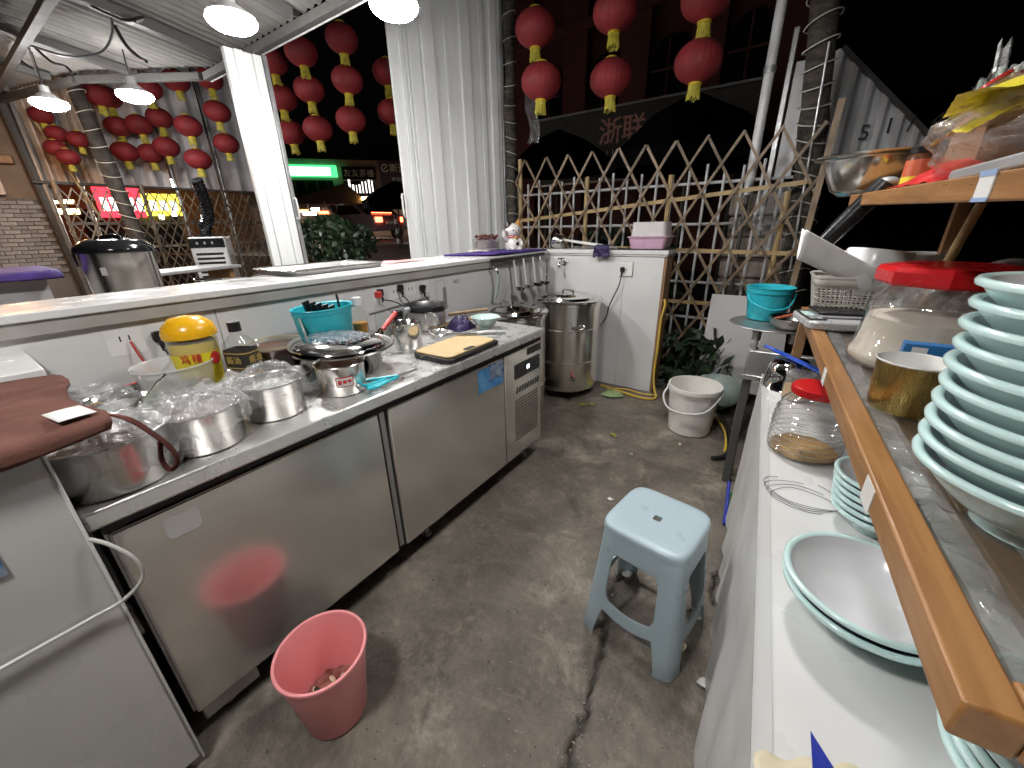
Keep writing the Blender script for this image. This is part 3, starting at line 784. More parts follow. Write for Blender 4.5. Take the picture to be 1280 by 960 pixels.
text('lettering', '友友茶樓', .46, T(0, -.11, -.05) @ RX(90), 'print_white', sg, ext=.005)
sg = thing('shop_sign', 'plum coloured signboard with a round emblem and white characters', 'sign', ST(2.1, 29.2, ZR + 3.65), SRZ)
G().box((-1.15, -.1, -.9), (1.4, .2, .75)).build('board', 'sign_plum', sg, bevel=.01)
g = G(); g.tube([(-.78 + .2 * cos(a), -.11, .33 + .2 * sin(a)) for a in [radians(20 + 320 * i / 20) for i in range(21)]], .035, 6); g.tube([(-.86, -.11, .25), (-.7, -.11, .4)], .03, 6)
g.build('emblem', 'print_white', sg)
text('lettering', '斯道', .52, T(.0, -.11, .3) @ RX(90), 'print_white', sg, ext=.005)
text('lettering', '教学楼', .26, T(-.05, -.11, -.32) @ RX(90), 'print_white', sg, ext=.005)
G().box((-.75, -.115, -.68), (.9, -.1015, -.62)).build('underline', 'print_white', sg)
# stall tent and its lights
t = thing('stall_tent', 'brown peaked stall tent with glowing lamps under its edge', 'tent', ST(-1.9, 24, ZR), SRZ)
g = G(); A = (.9, 1.2, 2.75); c4 = [(-2.2, -.9, 1.62), (2.0, -.9, 1.62), (2.0, 3, 1.62), (-2.2, 3, 1.62)]
g.add([A] + c4, [(0, 1, 2), (0, 2, 3), (0, 3, 4), (0, 4, 1)]); g.build('canopy', 'tent_brown', t, smooth=False, solid=.02)
G().box((-2.2, -.91, 1.45), (2.0, -.89, 1.615)).build('valance', 'tent_brown', t)
for x in (-2.15, 1.95):
    G().tube([(x, -.88, 0), (x, -.88, 1.6)], .03, 6).build('pole', 'galvanised', t)
def shoplamp(u, d, z, w, h, m, label):
    o = thing('shop_light', label, 'light', ST(u, d, z), SRZ, 'small lights of the stalls across the street')
    G().box((-w / 2, -.03, -h / 2), (w / 2, .03, h / 2)).build('light_panel', m, o, bevel=.01)
    G().bar((0, 0, h / 2), (0, 0, h / 2 + .3), .01).build('hanger', 'board_dark', o)
K = [(-3.7, .30, .10, 'shop_glow'), (-3.2, .5, .12, 'amber_glow'), (-2.6, .35, .16, 'shop_glow'), (-2.2, .5, .10, 'tail_glow'), (-1.5, .32, .2, 'warm_glow'), (-1.1, .22, .22, 'shop_glow'), (-.75, .25, .2, 'shop_glow'), (-.3, .4, .13, 'warm_glow'), (.05, .2, .15, 'shop_glow')]
for k, (u, w_, h_, m) in enumerate(K):
    shoplamp(u, 24.2, ZR + 1.36 + .1 * (k % 3 - 1), w_, h_, m, ('pale', 'amber', 'bright', 'red', 'warm', 'square', 'round', 'long', 'small')[k] + ' glowing stall light under the brown tent')
shoplamp(-.05, 23.5, ZR + 1.85, .42, .24, 'warm_glow', 'yellow lightbox beside the dark street umbrella')
shoplamp(1.35, 14, ZR + .82, .12, .14, 'shop_glow', 'warm lamp low beside the edge of the wide white panel')
shoplamp(-1.35, 15.5, ZR + .98, .5, .05, 'tail_glow', 'red strip light glowing over the hedge')
shoplamp(-1.8, 15.0, ZR + .92, .4, .06, 'shop_glow', 'white strip light glowing over the hedge')
# umbrellas
def umbrella(name, label, loc, R, h0, h1, nseg=8, pole=True, m='black_canvas', rz=0):
    t = thing(name, label, 'umbrella', loc, rz, 'dark canvas street umbrellas')
    g = G(); prof = [(R, h0 - .18), (R * 1.0, h0), (R * .55, h0 + (h1 - h0) * .6), (.03, h1)]
    g.lathe(prof, nseg); g.build('canopy', m, t, smooth=False)
    if pole: G().tube([(0, 0, 0), (0, 0, h1 - .02)], .025, 8).build('pole', 'board_dark', t)
    for k in range(nseg):
        a = 2 * pi * k / nseg; G().bar((.03, 0, h1 - .05), (R * .98 * 1, 0, h0 - .01), .015, .015, M=RZ(360 * k / nseg)).build('rib', 'board_dark', t)
    return t
umbrella('street_umbrella', 'dark street umbrella beside the wide white panel', ST(.78, 12.5, ZR), .95, 1.12, 1.62)
# people and car
def skin_body(name, joints, edges, m, parent, sub=2):
    me = bpy.data.meshes.new(name); me.from_pydata([j[0] for j in joints], edges, []); me.update()
    me.materials.append(MATS[m]); me.polygons.foreach_set('use_smooth', [])
    o = bpy.data.objects.new(name, me); COL.objects.link(o); o.parent = parent
    sk = o.modifiers.new('skin', 'SKIN'); sk.use_smooth_shade = True
    for i, j in enumerate(joints): me.skin_vertices[0].data[i].radius = j[1]
    me.skin_vertices[0].data[0].use_root = True
    sb = o.modifiers.new('sub', 'SUBSURF'); sb.levels = sub; sb.render_levels = sub
    return o
p = thing('person', 'person in a pink shirt crouching beyond the hedge by the road', 'person', ST(-.78, 11, ZR), 100)
J = [((0, 0, .22), (.13, .12)), ((0, .03, .41), (.12, .095)), ((0, .05, .59), (.13, .09)), ((0, .05, .69), (.055, .055)), ((0, .07, .75), (.06, .07)), ((0, .08, .83), (.078, .095)), ((0, .07, .91), (.05, .06)),
     ((.19, .05, .61), (.055, .055)), ((.24, .13, .40), (.045, .045)), ((.18, .33, .45), (.032, .032)), ((.15, .42, .46), (.03, .02)),
     ((-.19, .05, .61), (.055, .055)), ((-.24, .13, .40), (.045, .045)), ((-.18, .33, .45), (.032, .032)), ((-.15, .42, .46), (.03, .02)),
     ((.1, .1, .20), (.085, .085)), ((.13, .40, .42), (.065, .065)), ((.13, .26, .09), (.042, .042)), ((.13, .40, .035), (.035, .03)),
     ((-.1, .1, .20), (.085, .085)), ((-.13, .40, .42), (.065, .065)), ((-.13, .26, .09), (.042, .042)), ((-.13, .40, .035), (.035, .03))]
ED = [(0, 1), (1, 2), (2, 3), (3, 4), (4, 5), (5, 6), (2, 7), (7, 8), (8, 9), (9, 10), (2, 11), (11, 12), (12, 13), (13, 14), (0, 15), (15, 16), (16, 17), (17, 18), (0, 19), (19, 20), (20, 21), (21, 22)]
skin_body('body', J, ED, 'skin', p)
Js = [((0, 0, .20), (.155, .135)), ((0, .03, .41), (.145, .115)), ((0, .05, .58), (.155, .11)), ((0, .05, .65), (.08, .075)), ((.20, .05, .61), (.075, .075)), ((.235, .115, .45), (.06, .06)), ((-.20, .05, .61), (.075, .075)), ((-.235, .115, .45), (.06, .06))]
skin_body('shirt', Js, [(0, 1), (1, 2), (2, 3), (2, 4), (4, 5), (2, 6), (6, 7)], 'shirt_pink', p)
Jt = [((0, .0, .20), (.15, .13)), ((.1, .1, .205), (.1, .1)), ((.13, .41, .425), (.08, .08)), ((.13, .27, .12), (.06, .06)), ((-.1, .1, .205), (.1, .1)), ((-.13, .41, .425), (.08, .08)), ((-.13, .27, .12), (.06, .06))]
skin_body('trousers', Jt, [(0, 1), (1, 2), (2, 3), (0, 4), (4, 5), (5, 6)], 'trouser', p)
G().ball((0, .055, .87), .1, 16, 10, (.88, 1.05, .92), fn=lambda q: Vector((q.x, q.y - .01, q.z if q.z > -.02 or q.y < -.01 else q.z * .2 + .03))).build('hair', 'hair', p)
g = G(); g.ball((.03, .165, .835), .008, 8, 5); g.ball((-.03, .165, .835), .008, 8, 5); g.build('eyes', 'hair', p)
t = thing('parked_car', 'dark mauve car with a lit red tail light beyond the hedge', 'car', ST(-.35, 20.5, ZR), SRZ + 34)
# local: rear faces -y, length along +y
def carbody(zs, inset, y0, y1):
    pass
prof = [(-2.1, .35), (-2.15, .75), (-2.0, .95), (-1.55, 1.0), (-.85, 1.42), (.35, 1.45), (1.1, 1.0), (2.0, .82), (2.15, .55), (2.1, .3)]
g = G(); g.prism([(y, z) for y, z in prof], -.86, .86, Matrix(((0, 0, 1, 0), (1, 0, 0, 0), (0, 1, 0, 0), (0, 0, 0, 1)))); g.build('body', 'car_paint', t, bevel=.06)
for sx in (-1, 1):
    G().add([(sx * .868, -1.4, 1.02), (sx * .868, -.8, 1.36), (sx * .868, .3, 1.38), (sx * .868, .95, 1.02)], [(0, 1, 2, 3)]).build('side_window', 'car_glass', t, smooth=False, solid=.01)
    tl = G().box((sx * .62 - .16, -2.19, .68), (sx * .62 + .16, -2.1, .88)).build('tail_light', 'tail_glow', t, bevel=.02)
    for y in (-1.35, 1.35):
        wg = G().lathe([(.0, -.1), (.31, -.1), (.31, .1), (.0, .1)], 20, T(sx * .8, y, .31) @ RY(90)).build('wheel', 'dark_rubber', t)
        G().lathe([(.0, -.11), (.18, -.105), (.19, .105), (.0, .11)], 16, T(sx * .8, y, .31) @ RY(90)).build('rim', 'silver_plastic', wg)
G().add([(-.7, -1.60, 1.0), (.7, -1.60, 1.0), (.6, -.90, 1.42), (-.6, -.90, 1.42)], [(0, 1, 2, 3)]).build('rear_window', 'car_glass', t, smooth=False, solid=.03)
G().box((-.26, -2.19, .6), (.26, -2.13, .72)).build('number_plate', 'print_white', t, bevel=.01)
G().box((-.5, -1.55, 1.04), (.5, -1.5, 1.08)).build('brake_light', 'tail_glow', t)
t = thing('striped_post', 'thin black and white banded post on the road beside the white panel', 'bollard', ST(.52, 9.5, ZR))
for k in range(7): G().lathe([(.001, k * .1), (.03, k * .1), (.03, k * .1 + .097), (.001, k * .1 + .097)], 10).build('band', 'print_white' if k % 2 else 'board_dark', t)
t = thing('plastic_chair', 'grey plastic chair under the dark street umbrella', 'chair', ST(1.0, 13, ZR), 20)
G().box((-.2, -.2, .42), (.2, .2, .45)).build('seat', 'silver_plastic', t, bevel=.01)
G().box((-.2, .18, .47), (.2, .21, .85)).build('backrest', 'silver_plastic', t, bevel=.01)
for sx in (-1, 1):
    for sy in (-1, 1): G().tube([(sx * .17, sy * .17, .42), (sx * .21, sy * .21, 0)], .018, 6).build('leg', 'silver_plastic', t)
# hedge with leaves
def leafy(name, label, cat, loc, R, hgt, n, ls, m='leaf', seedv=0, flat=False):
    t = thing(name, label, cat, loc); rr = random.Random(seedv)
    g = G(); g2 = G()
    for k in range(7):
        a = rr.uniform(0, 6.28); g2.tube([(.03 * cos(a), .03 * sin(a), 0), (R * .4 * cos(a), R * .4 * sin(a), hgt * .5), (R * .7 * cos(a + .4), R * .7 * sin(a + .4), hgt * .85)], [.014, .01, .004], 5)
    g2.build('stem', 'bark', t)
    for i in range(n):
        a = rr.uniform(0, 2 * pi); zz = rr.random(); q = (1 - abs(zz * 2 - 1) ** 2.2) ** .5
        rad = R * q * rr.random() ** .35 * (1 + .22 * sin(a * 3 + zz * 7))
        c = Vector((rad * cos(a), rad * sin(a), hgt * zz))
        ax = Vector((rr.gauss(0, 1), rr.gauss(0, 1), rr.gauss(.3, .7))).normalized(); bx = ax.orthogonal().normalized()
        bx.rotate(Matrix.Rotation(rr.uniform(0, 6.28), 3, ax)); L = ls * rr.uniform(.6, 1.3); w_ = L * .32; k = ax.cross(bx) * (L * .08)
        g.add([c, c + bx * (L * .5) + ax.cross(bx) * w_, c + bx * L, c + bx * (L * .5) - ax.cross(bx) * w_], [(0, 1, 2, 3)])
    g.build('foliage', m, t, smooth=False)
    return t
leafy('hedge_bush', 'rounded dark green bush between the two white panels', 'bush', ST(-.47, 5.1, ZR - .1), .46, .62, 2600, .06, 'leaf', 3)
# ---- right back: dark brick red building, board, umbrellas
b = thing('brick_building', 'dark red building with arched windows looming behind the lattice', 'building', (-3.2, 12.5, 0), -4)
WN = ((-2.3, 3.3), (.0, 3.2), (2.3, 3.3))
G().box((-6, .3, 0), (2.1, 4, 9)).build('wall', 'facade_red', b)
for k in range(5): G().box((-5.6 + k * 1.85, .05, 0), (-4.8 + k * 1.85, .297, 9)).build('pilaster', 'facade_trim', b, bevel=.02)
for z in (2.9, 6.4): G().box((-6, -.08, z), (2.1, .04, z + .25)).build('band', 'facade_trim', b, bevel=.02)
for k in range(4):
    x = -4.27 + k * 1.85
    pts = [(x - .45, 3.6), (x + .45, 3.6)] + [(x + .45 * cos(a), 5.3 + .45 * sin(a)) for a in [pi * i / 10 for i in range(11)]]
    f = G().prism([(a, -c) for a, c in pts], .1, .28, Matrix(((1, 0, 0, 0), (0, 0, 1, 0), (0, -1, 0, 0), (0, 0, 0, 1)))).build('window', 'window_dark', b, smooth=False)
    G().box((x - .02, .06, 3.62), (x + .02, .098, 5.7)).build('mullion', 'facade_trim', f)
    G().box((x - .44, .06, 5.0), (x + .44, .0965, 5.05)).build('transom', 'facade_trim', f)
sg = thing('billboard', 'dark billboard with large faded red characters behind the black umbrellas', 'sign', (-3.7, 9.0, 0), 0)
G().box((-1.9, 0, 2.2), (2.6, .08, 3.5)).build('board', 'board_dark', sg, bevel=.01)
for a, c in (((-1.9, -.02, 3.52), (2.6, -.02, 3.52)), ((-1.9, -.02, 2.19), (2.6, -.02, 2.19))): G().bar(a, c, .05, .04).build('frame', 'galvanised', sg)
for x in (-1.6, 2.4): G().tube([(x, .1, 0), (x, .1, 2.2)], .05, 8).build('post', 'board_dark', sg)
text('lettering', '浙', .50, T(-.03, -.01, 3.07) @ RX(90), 'sign_faded', sg, ext=.006, bold=.006)
text('lettering', '联', .50, T(.46, -.01, 3.07) @ RX(90), 'sign_faded', sg, ext=.006, bold=.006)
text('lettering', 'ZHE LIAN', .26, T(-.10, -.01, 2.66) @ RX(90), 'board_pale', sg, ext=.004)
umbrella('street_umbrella', 'black umbrella behind the left half of the lattice fence', (-3.85, 7.0, 0), .93, 2.35, 2.85, 6, rz=14)
umbrella('street_umbrella', 'big black umbrella behind the right half of the lattice fence', (-1.42, 6.0, 0), 1.05, 2.12, 2.78, 8, rz=8)
t = thing('clear_sheet', 'wrinkled clear plastic sheet hanging by the slim roped trunk', 'plastic sheet', (-2.38, 3.66, 2.05))
g = G(); g.grid(lambda u, v: (.03 + .14 * u * (1 - .5 * abs(v - .5)) + .02 * sin(9 * v), .03 * sin(8 * u + 6 * v), .55 * v), 8, 20); g.build('film', 'film', t)
# ---- left back: tarp, posts, shop signs, brick wall
t = thing('tarp_wall', 'pale tarp hanging behind the left lanterns', 'tarp', (-7.0, 1.06, 0), 88)
def tarpfn(x0, x1, z0, z1, k): return lambda u, v: (x0 + (x1 - x0) * u, .05 * sin(u * k) + .03 * noise.noise(Vector((u * 6, v * 4, k))), z0 + (z1 - z0) * v)
for a, c, m in ((0.0, .26, 'tarp_lamplit'), (.27, .58, 'tarp_lamplit'), (.60, 1.15, 'tarp'), (1.17, 1.7, 'tarp'), (1.72, 2.5, 'tarp')):
    G().grid(tarpfn(a, c, 1.88, 4.0, 16), 26, 10).build('tarp_panel', m, t)
for x in (-.02, .265, .59, 1.16, 1.71): G().tube([(x, -.07, 0), (x + .02, -.07, 4.0)], .022, 8).build('post', 'galvanised', t)
G().tube([(-.1, -.1, 1.88), (2.5, -.1, 1.87)], .016, 6).build('rail', 'roof_steel', t)
G().tube([(.32, -.2, 1.5), (.08, -.18, 2.5)], .014, 6).build('brace', 'bamboo_pale', t)
sg = thing('shop_sign', 'glowing red and yellow shop sign behind the left lattice fence', 'sign', (-11.8, 2.55, 1.88), 76)
G().box((-.15, -.05, -.2), (.56, .05, .36)).build('red_panel', 'sign_red_glow', sg, bevel=.01)
G().box((.565, -.05, -.17), (1.2, .05, .26)).build('yellow_panel', 'sign_yellow_glow', sg, bevel=.01)
for k in range(5): G().box((-.08 + k * .135, -.07, -.08), (.02 + k * .135, -.053, .17)).build('lit_character', 'lit_character', sg)
for k in range(3): G().box((.66 + k * .17, -.07, -.07), (.78 + k * .17, -.053, .12)).build('lit_character', 'lit_character', sg)
def farlight(x, y, z, w_, h_, m, label):
    o = thing('shop_light', label, 'light', (x, y, z), 78, 'small lights behind the left lattice fence')
    G().box((-w_ / 2, -.03, -h_ / 2), (w_ / 2, .03, h_ / 2)).build('light_panel', m, o, bevel=.008)
    G().box((-w_ / 2 - .01, .035, -h_ / 2 - .01), (w_ / 2 + .01, .07, h_ / 2 + .01)).build('casing', 'board_dark', o)
farlight(-9.6, 3.25, 2.19, .42, .12, 'shop_glow', 'bright white strip light above the air cooler hose')
farlight(-9.6, 1.52, 1.84, .34, .05, 'warm_glow', 'thin amber strip light left of the roped trunk')
farlight(-9.6, 1.58, 1.70, .26, .07, 'warm_glow', 'short amber strip light below the thin amber strip')
for k, (y, z) in enumerate(((2.75, 1.62), (2.95, 1.68), (3.4, 1.62), (3.55, 1.7))): farlight(-9.6, y, z, .06, .07, 'shop_glow', ('small white', 'tiny pale', 'little round', 'small warm')[k] + ' lamp behind the left lattice fence')
b = thing('market_stalls', 'dark brown stall fronts behind the left lattice fence', 'stall', (-15, -4, 0), 78)
G().box((-2, 0, 0), (10, 2, 3.6)).build('wall', 'facade_brown', b)
for k in range(4): G().box((k * 2.2, -.1, .4), (k * 2.2 + 1.7, -.004, 1.9)).build('opening', 'window_dark', b)
G().box((.8, -.5, 2.45), (3.9, -.1, 2.75)).build('awning', 'deep_blue', b, bevel=.02)
w = thing('brick_wall', 'pale painted brick wall with brown plaster at the far left edge', 'wall', (-7.25, -.02, 0), 80)
G().box((-.6, .02, 0), (1.05, .3, 1.72)).build('mortar_bed', 'mortar', w)
bm_ = bpy.data.meshes.new('brick'); gg = G().box((0, 0, 0), (.115, .035, .036)); bm_.from_pydata(gg.v, [], gg.f); bm_.materials.append(MATS['brick_white'])
for r_ in range(20):
    for c_ in range(9):
        o = bpy.data.objects.new('brick', bm_); COL.objects.link(o); o.parent = w
        o.location = (c_ * .123 + (.06 if r_ % 2 else 0) - .14, random.uniform(-.006, .004), .90 + r_ * .0425)
G().box((-.6, -.02, 1.72), (1.2, .3, 3.9)).build('plaster', 'plaster_brown', w)
G().box((-.6, -.12, 2.05), (.95, -.025, 2.13)).build('ledge', 'wood_plain', w, bevel=.01)
G().box((.2, -.10, 1.75), (.8, -.025, 2.02)).build('hollow_panel', 'tarp_lamplit', w, bevel=.01)
G().tube([(1.1, -.1, 0), (1.02, -.1, 3.4)], .04, 8).build('corner_pole', 'roof_steel', w)

# ================================================================ KITCHEN: steel worktop fridge
t = thing('worktop_fridge', 'long stainless steel worktop fridge with two doors and a vented end panel', 'fridge', (-1.1, 0, 0))
G().box((-.58, .04, .10), (-.028, 1.842, .755)).build('cabinet', 'steel_dull', t)
g = G().box((-.60, .022, .757), (.02, 1.85, .80)); top = g.build('worktop', 'steel_top', t, bevel=.006)
G().box((-.03, .04, .728), (-.004, 1.845, .7565)).build('seal', 'black_gap', t)
def door(y0, y1):
    d = G().box((-.0275, y0, .11), (0, y1, .727)).build('door', 'steel_door', t, bevel=.006)
    G().box((-.024, y0 + .03, .7272), (-.004, y1 - .03, .733)).build('door_handle', 'black_gap', d)
    return d
d1 = door(.045, .742); d2 = door(.782, 1.486)
G().box((-.06, .744, .11), (-.012, .780, .727)).build('door_post', 'black_gap', t)
G().box((-.0135, .752, .12), (-.009, .772, .72)).build('post_trim', 'steel_dull', t)
v = G().box((-.0275, 1.494, .11), (-.001, 1.845, .727)).build('vent_panel', 'steel_door', t, bevel=.005)
G().box((-.0008, 1.58, .575), (.003, 1.825, .655)).build('control_strip', 'black_plastic', v, bevel=.001)
G().box((.0031, 1.69, .605), (.0036, 1.715, .628)).build('display', 'display_glow', v)
G().box((-.0008, 1.70, .678), (.002, 1.835, .715)).build('name_plate', 'label_black', v, bevel=.001)
g = G()
for i in range(13):
    for j in range(14): g.lathe([(.0001, .0008), (.0062, .0008), (.0066, .0)], 8, T(-.0008, 1.585 + i * .018, .215 + j * .018) @ RY(90))
o = g.build('vent_hole', 'black_gap', v); stuff(o)
for i in range(9): G().bar((.0005, 1.595 + i * .026, .49), (.0005, 1.608 + i * .026, .525), .008, .003).build('vent_slit', 'black_gap', v)
s_ = G().box((.0003, 1.285, .60), (.0016, 1.475, .712)).build('blue_sticker', 'sticker_blue', d2)
G().box((.0017, 1.365, .64), (.0026, 1.478, .718)).build('torn_film', 'sticker_silver', d2)
G().prism(rrect(.07, .055, .014, 4, .165, .672), .0004, .0016, Matrix(((0, 0, 1, 0), (1, 0, 0, 0), (0, 1, 0, 0), (0, 0, 0, 1)))).build('paper_label', 'appliance_white', d1)
for x in (-.08, -.52):
    for y in (.12, .95, 1.76):
        f = G().lathe([(.0, 0), (.024, 0), (.024, .012), (.013, .016), (.013, .10), (.0, .10)], 14, T(x, y, 0)).build('leg', 'steel_dull', t)
G().box((-.20, .055, .035), (-.03, .20, .085)).build('base_bracket', 'steel_dull', t, bevel=.004)
G().box((-.57, .05, .085), (-.05, 1.84, .0995)).build('base_plate', 'black_gap', t)

# white appliance at lower left
t = thing('white_appliance', 'tall off-white enamel appliance at the near left covered by a brown cloth', 'freezer', (-1.05, .02, 0))
G().box((-.66, -1.0, .03), (-.003, -.004, .958)).build('cabinet', 'appliance_white', t, bevel=.006)
G().box((-.006, -.006, .02), (.0, .0, .962)).build('corner_trim', 'edge_trim_white', t, bevel=.002)
G().box((-.68, -1.0, .9585), (.008, .01, .985)).build('lid', 'white_stone', t, bevel=.006)
G().box((-.85, -.6, .9855), (-.475, .075, 1.012)).build('folded_board', 'white_stone', t, bevel=.004)
G().box((.0, -.20, .765), (.0015, -.105, .835)).build('dark_sticker', 'sticker_silver', t)
for x in (-.08, -.58): G().lathe([(.0, 0), (.03, 0), (.03, .03), (.0, .03)], 12, T(x, -.06, 0)).build('foot', 'dark_rubber', t)
tag(G().tube(smoothpath([(-1.046, .018, .765), (-1.03, .04, .74), (-1.015, .062, .69), (-1.02, .058, .64), (-1.035, .02, .605), (-1.04, -.03, .60), (-1.04, -.09, .60), (-1.04, -.16, .60), (-1.04, -.3, .60), (-1.04, -.5, .6)], 8), .0040, 10).build('white_cable', 'cable_white'), 'white cable drooping across the front of the near appliance', 'cable')
t = thing('cloth_cover', 'brown cloth cover with a loop and a white label draped over the near appliance', 'cloth', (-1.05, .02, .986))
def clothfn(u, v):
    # u along y from near to far, v from back of the top to the hanging front edge
    y = -.75 + .835 * u + .012 * sin(v * 9)
    s = v * .52
    x = -.46 + min(s, .47); z = .004 - max(0, s - .47) * .8 * (1 - .45 * u ** 5) + .006 * noise.noise(Vector((u * 9, v * 9, 1))) + .006 * abs(noise.noise(Vector((u * 5 + v * 3, v * 7, 4)))) + .003 * sin(u * 24 + v * 9)
    if s > .47: x += .012 + .01 * (s - .47)
    return (x, y, z + .005)
G().grid(clothfn, 50, 40).build('cloth', 'cloth_brown', t, solid=.005, angle=180)
G().grid(lambda u, v: (-.075 + .075 * v - .0 * u, .02 + .052 * u + .012 * v, .0215 + .001 * sin(3 * u)), 6, 6).build('paper_label', 'paper_white', t, solid=.001)
lp = smoothpath([(-.03, .09, .008), (.02, .115, .0), (.035, .135, -.03), (.05, .155, -.075), (.055, .158, -.11), (.048, .143, -.125), (.04, .138, -.10), (.042, .146, -.06)], 8)
g = G()
for a, b in zip(lp, lp[1:]): g.bar(a, b + (b - a) * .15, .0095, .0035, up=(1, .6, .2))
g.build('strap_loop', 'cloth_brown_dark', t, smooth=False)

# ================================================================ steel pots on the worktop
ZT = .8005
def pot(label, x, y, r, h, m='steel_pot', group='steel pots standing on the worktop', name='steel_pot', z=ZT, taper=.97, rim=.004, content=None, chh=.5):
    t = thing(name, label, 'pot', (x, y, z), random.uniform(0, 90), group)
    g = G(); g.lathe([(.0, .0), (r * taper - .006, 0), (r * taper, .006), (r, h - .004), (r + rim, h), (r + rim * .6, h + .003), (r - .0015, h - .001), (r * taper - .002, .008), (.0, .006)], 48)
    g.build('pot_body', m, t, angle=50)
    if content:
        g = G(); g.grid(lambda u, v: ((lambda a, q: (q * cos(a), q * sin(a), h * chh + .004 * noise.noise(Vector((q * 40 * cos(a), q * 40 * sin(a), h * 9)))))(2 * pi * u, (r - .004) * v)), 40, 10)
        g.build('contents', content, t)
    return t
def filmcover(label, x, y, z, r, drop, name='cling_film', puff=.02, seedv=0, m='film', group='cling film over the steel pots', sx=1.0):
    """crinkled film stretched over a pot rim and hanging down its side"""
    t = thing(name, label, 'plastic film', (x, y, z), 0, group)
    def f(u, v):
        a = 2 * pi * u; nz = noise.noise(Vector((3 * cos(a), 3 * sin(a), v * 5 + seedv)))
        n2 = noise.noise(Vector((9 * cos(a), 9 * sin(a), v * 12 + seedv)))
        if v < .55:
            q = v / .55; rr = r * 1.015 * q; zz = puff * (1 - q * q) + .020 * n2 * (1 - abs(2 * q - 1)) + .006 * nz + .004
        else:
            q = (v - .55) / .45; rr = r * (1.035 + .09 * q * (1 + .8 * nz) + .05 * n2 * q); zz = .004 - drop * q * (1 + .55 * nz + .25 * n2)
        rr *= 1 + (sx - 1) * max(0, cos(a - 1.2)) * v
        return (rr * cos(a), rr * sin(a), zz)
    G().grid(f, 90, 30).build('film', m, t, angle=28)
    return t
pot('large steel pot under crinkled film nearest the white appliance', -1.20, .112, .114, .115, content='sauce_brown', chh=.8)
filmcover('crinkled clear film over the pot nearest the white appliance', -1.20, .112, ZT + .116, .117, .06, puff=.025, seedv=1)
pot('wide steel pot under loose film, second along the worktop front', -1.205, .292, .088, .105, content='sauce_brown', chh=.85)
filmcover('loose bunched film over the second pot along the worktop front', -1.207, .292, ZT + .106, .093, .05, puff=.045, seedv=4, sx=1.12)
pot('steel pot under a puffed film, third along the worktop front', -1.245, .49, .085, .105, content='broth', chh=.8)
filmcover('puffed shiny film over the third pot along the worktop front', -1.247, .49, ZT + .106, .092, .05, puff=.05, seedv=8, sx=1.06)
t = thing('cling_film', 'crumpled clear film bunched between the second and third film covered pots', 'plastic film', (-1.295, .385, ZT + .085), 20, 'cling film over the steel pots')
G().grid(lambda u, v: ((u - .5) * .22, (v - .5) * .25, .035 * (1 - (2 * u - 1) ** 2) * (1 - (2 * v - 1) ** 2) + .045 * noise.noise(Vector((u * 5, v * 5, 2))) + .022 * noise.noise(Vector((u * 14, v * 14, 7)))), 40, 40).build('film', 'film_foggy', t, angle=25)
t = thing('cling_film', 'hanging tail of clear film between the first two pots', 'plastic film', (-1.17, .205, ZT + .10), 0, 'cling film over the steel pots')
G().grid(lambda u, v: (-.10 + .16 * v + .02 * noise.noise(Vector((u * 6, v * 6, 2))), (u - .5) * (.15 + .05 * v), .03 - .105 * v * v + .03 * noise.noise(Vector((u * 6, v * 7, 5))) + .014 * noise.noise(Vector((u * 17, v * 17, 7)))), 36, 36).build('film', 'film', t, angle=25)
p4 = pot('open steel pot with a red bordered sticker, at the worktop front', -1.225, .71, .079, .105, rim=.006, content='sauce_brown', chh=.25)
p4.rotation_euler = (0, 0, 0)
def wrapface(r, a0, a1, z0, z1, n=8, off=.0012):
    g = G(); g.grid(lambda u, v: ((r + off) * cos(radians(a0 + (a1 - a0) * u)), (r + off) * sin(radians(a0 + (a1 - a0) * u)), z0 + (z1 - z0) * v), n, 1); return g
wrapface(.0782, -46, -6, .038, .072).build('sticker_border', 'print_red', p4)
wrapface(.0788, -44, -8, .041, .069).build('sticker', 'paper_white', p4)
for k in range(3): wrapface(.0795, -41 + k * 11, -33 + k * 11, .048 + .002 * k, .062, 3).build('sticker_mark', 'print_red', p4)
# steel bowl with spoon, bagged box, tub behind
t = thing('steel_bowl', 'shallow steel bowl holding a spoon behind the film covered pots', 'bowl', (-1.50, .235, ZT))
G().lathe([(.0, 0), (.07, 0), (.115, .055), (.128, .085), (.135, .087), (.133, .090), (.125, .086), (.112, .058), (.07, .004), (.0, .004)], 48).build('bowl_body', 'steel_shiny', t, angle=60)
G().disc(.112, .055, 40).build('contents', 'broth', t)
t = thing('spoon', 'steel spoon leaning in the shallow bowl', 'spoon', (-1.49, .26, ZT + .056))
G().tube([(-.03, -.02, .008), (.0, .0, .03), (.03, .045, .085)], [.004, .004, .006], 8).build('handle', 'steel_shiny', t)
G().ball((-.04, -.025, .004), .02, 12, 6, (1.2, .8, .3)).build('spoon_bowl', 'steel_shiny', t)
t = thing('plastic_tub', 'round translucent white tub behind the shallow steel bowl', 'tub', (-1.60, .365, ZT), 0)
G().lathe([(.0, 0), (.082, 0), (.088, .01), (.105, .13), (.110, .132), (.108, .137), (.101, .132), (.086, .012), (.0, .006)], 40).build('tub_body', 'translucent_white', t, angle=60)
t = thing('plastic_bag', 'white food box in a wrinkled clear bag at the back near the socket', 'bag', (-1.6, .16, ZT), 10)
G().prism(rrect(.17, .13, .02), .0, .06).build('box', 'translucent_white', t)
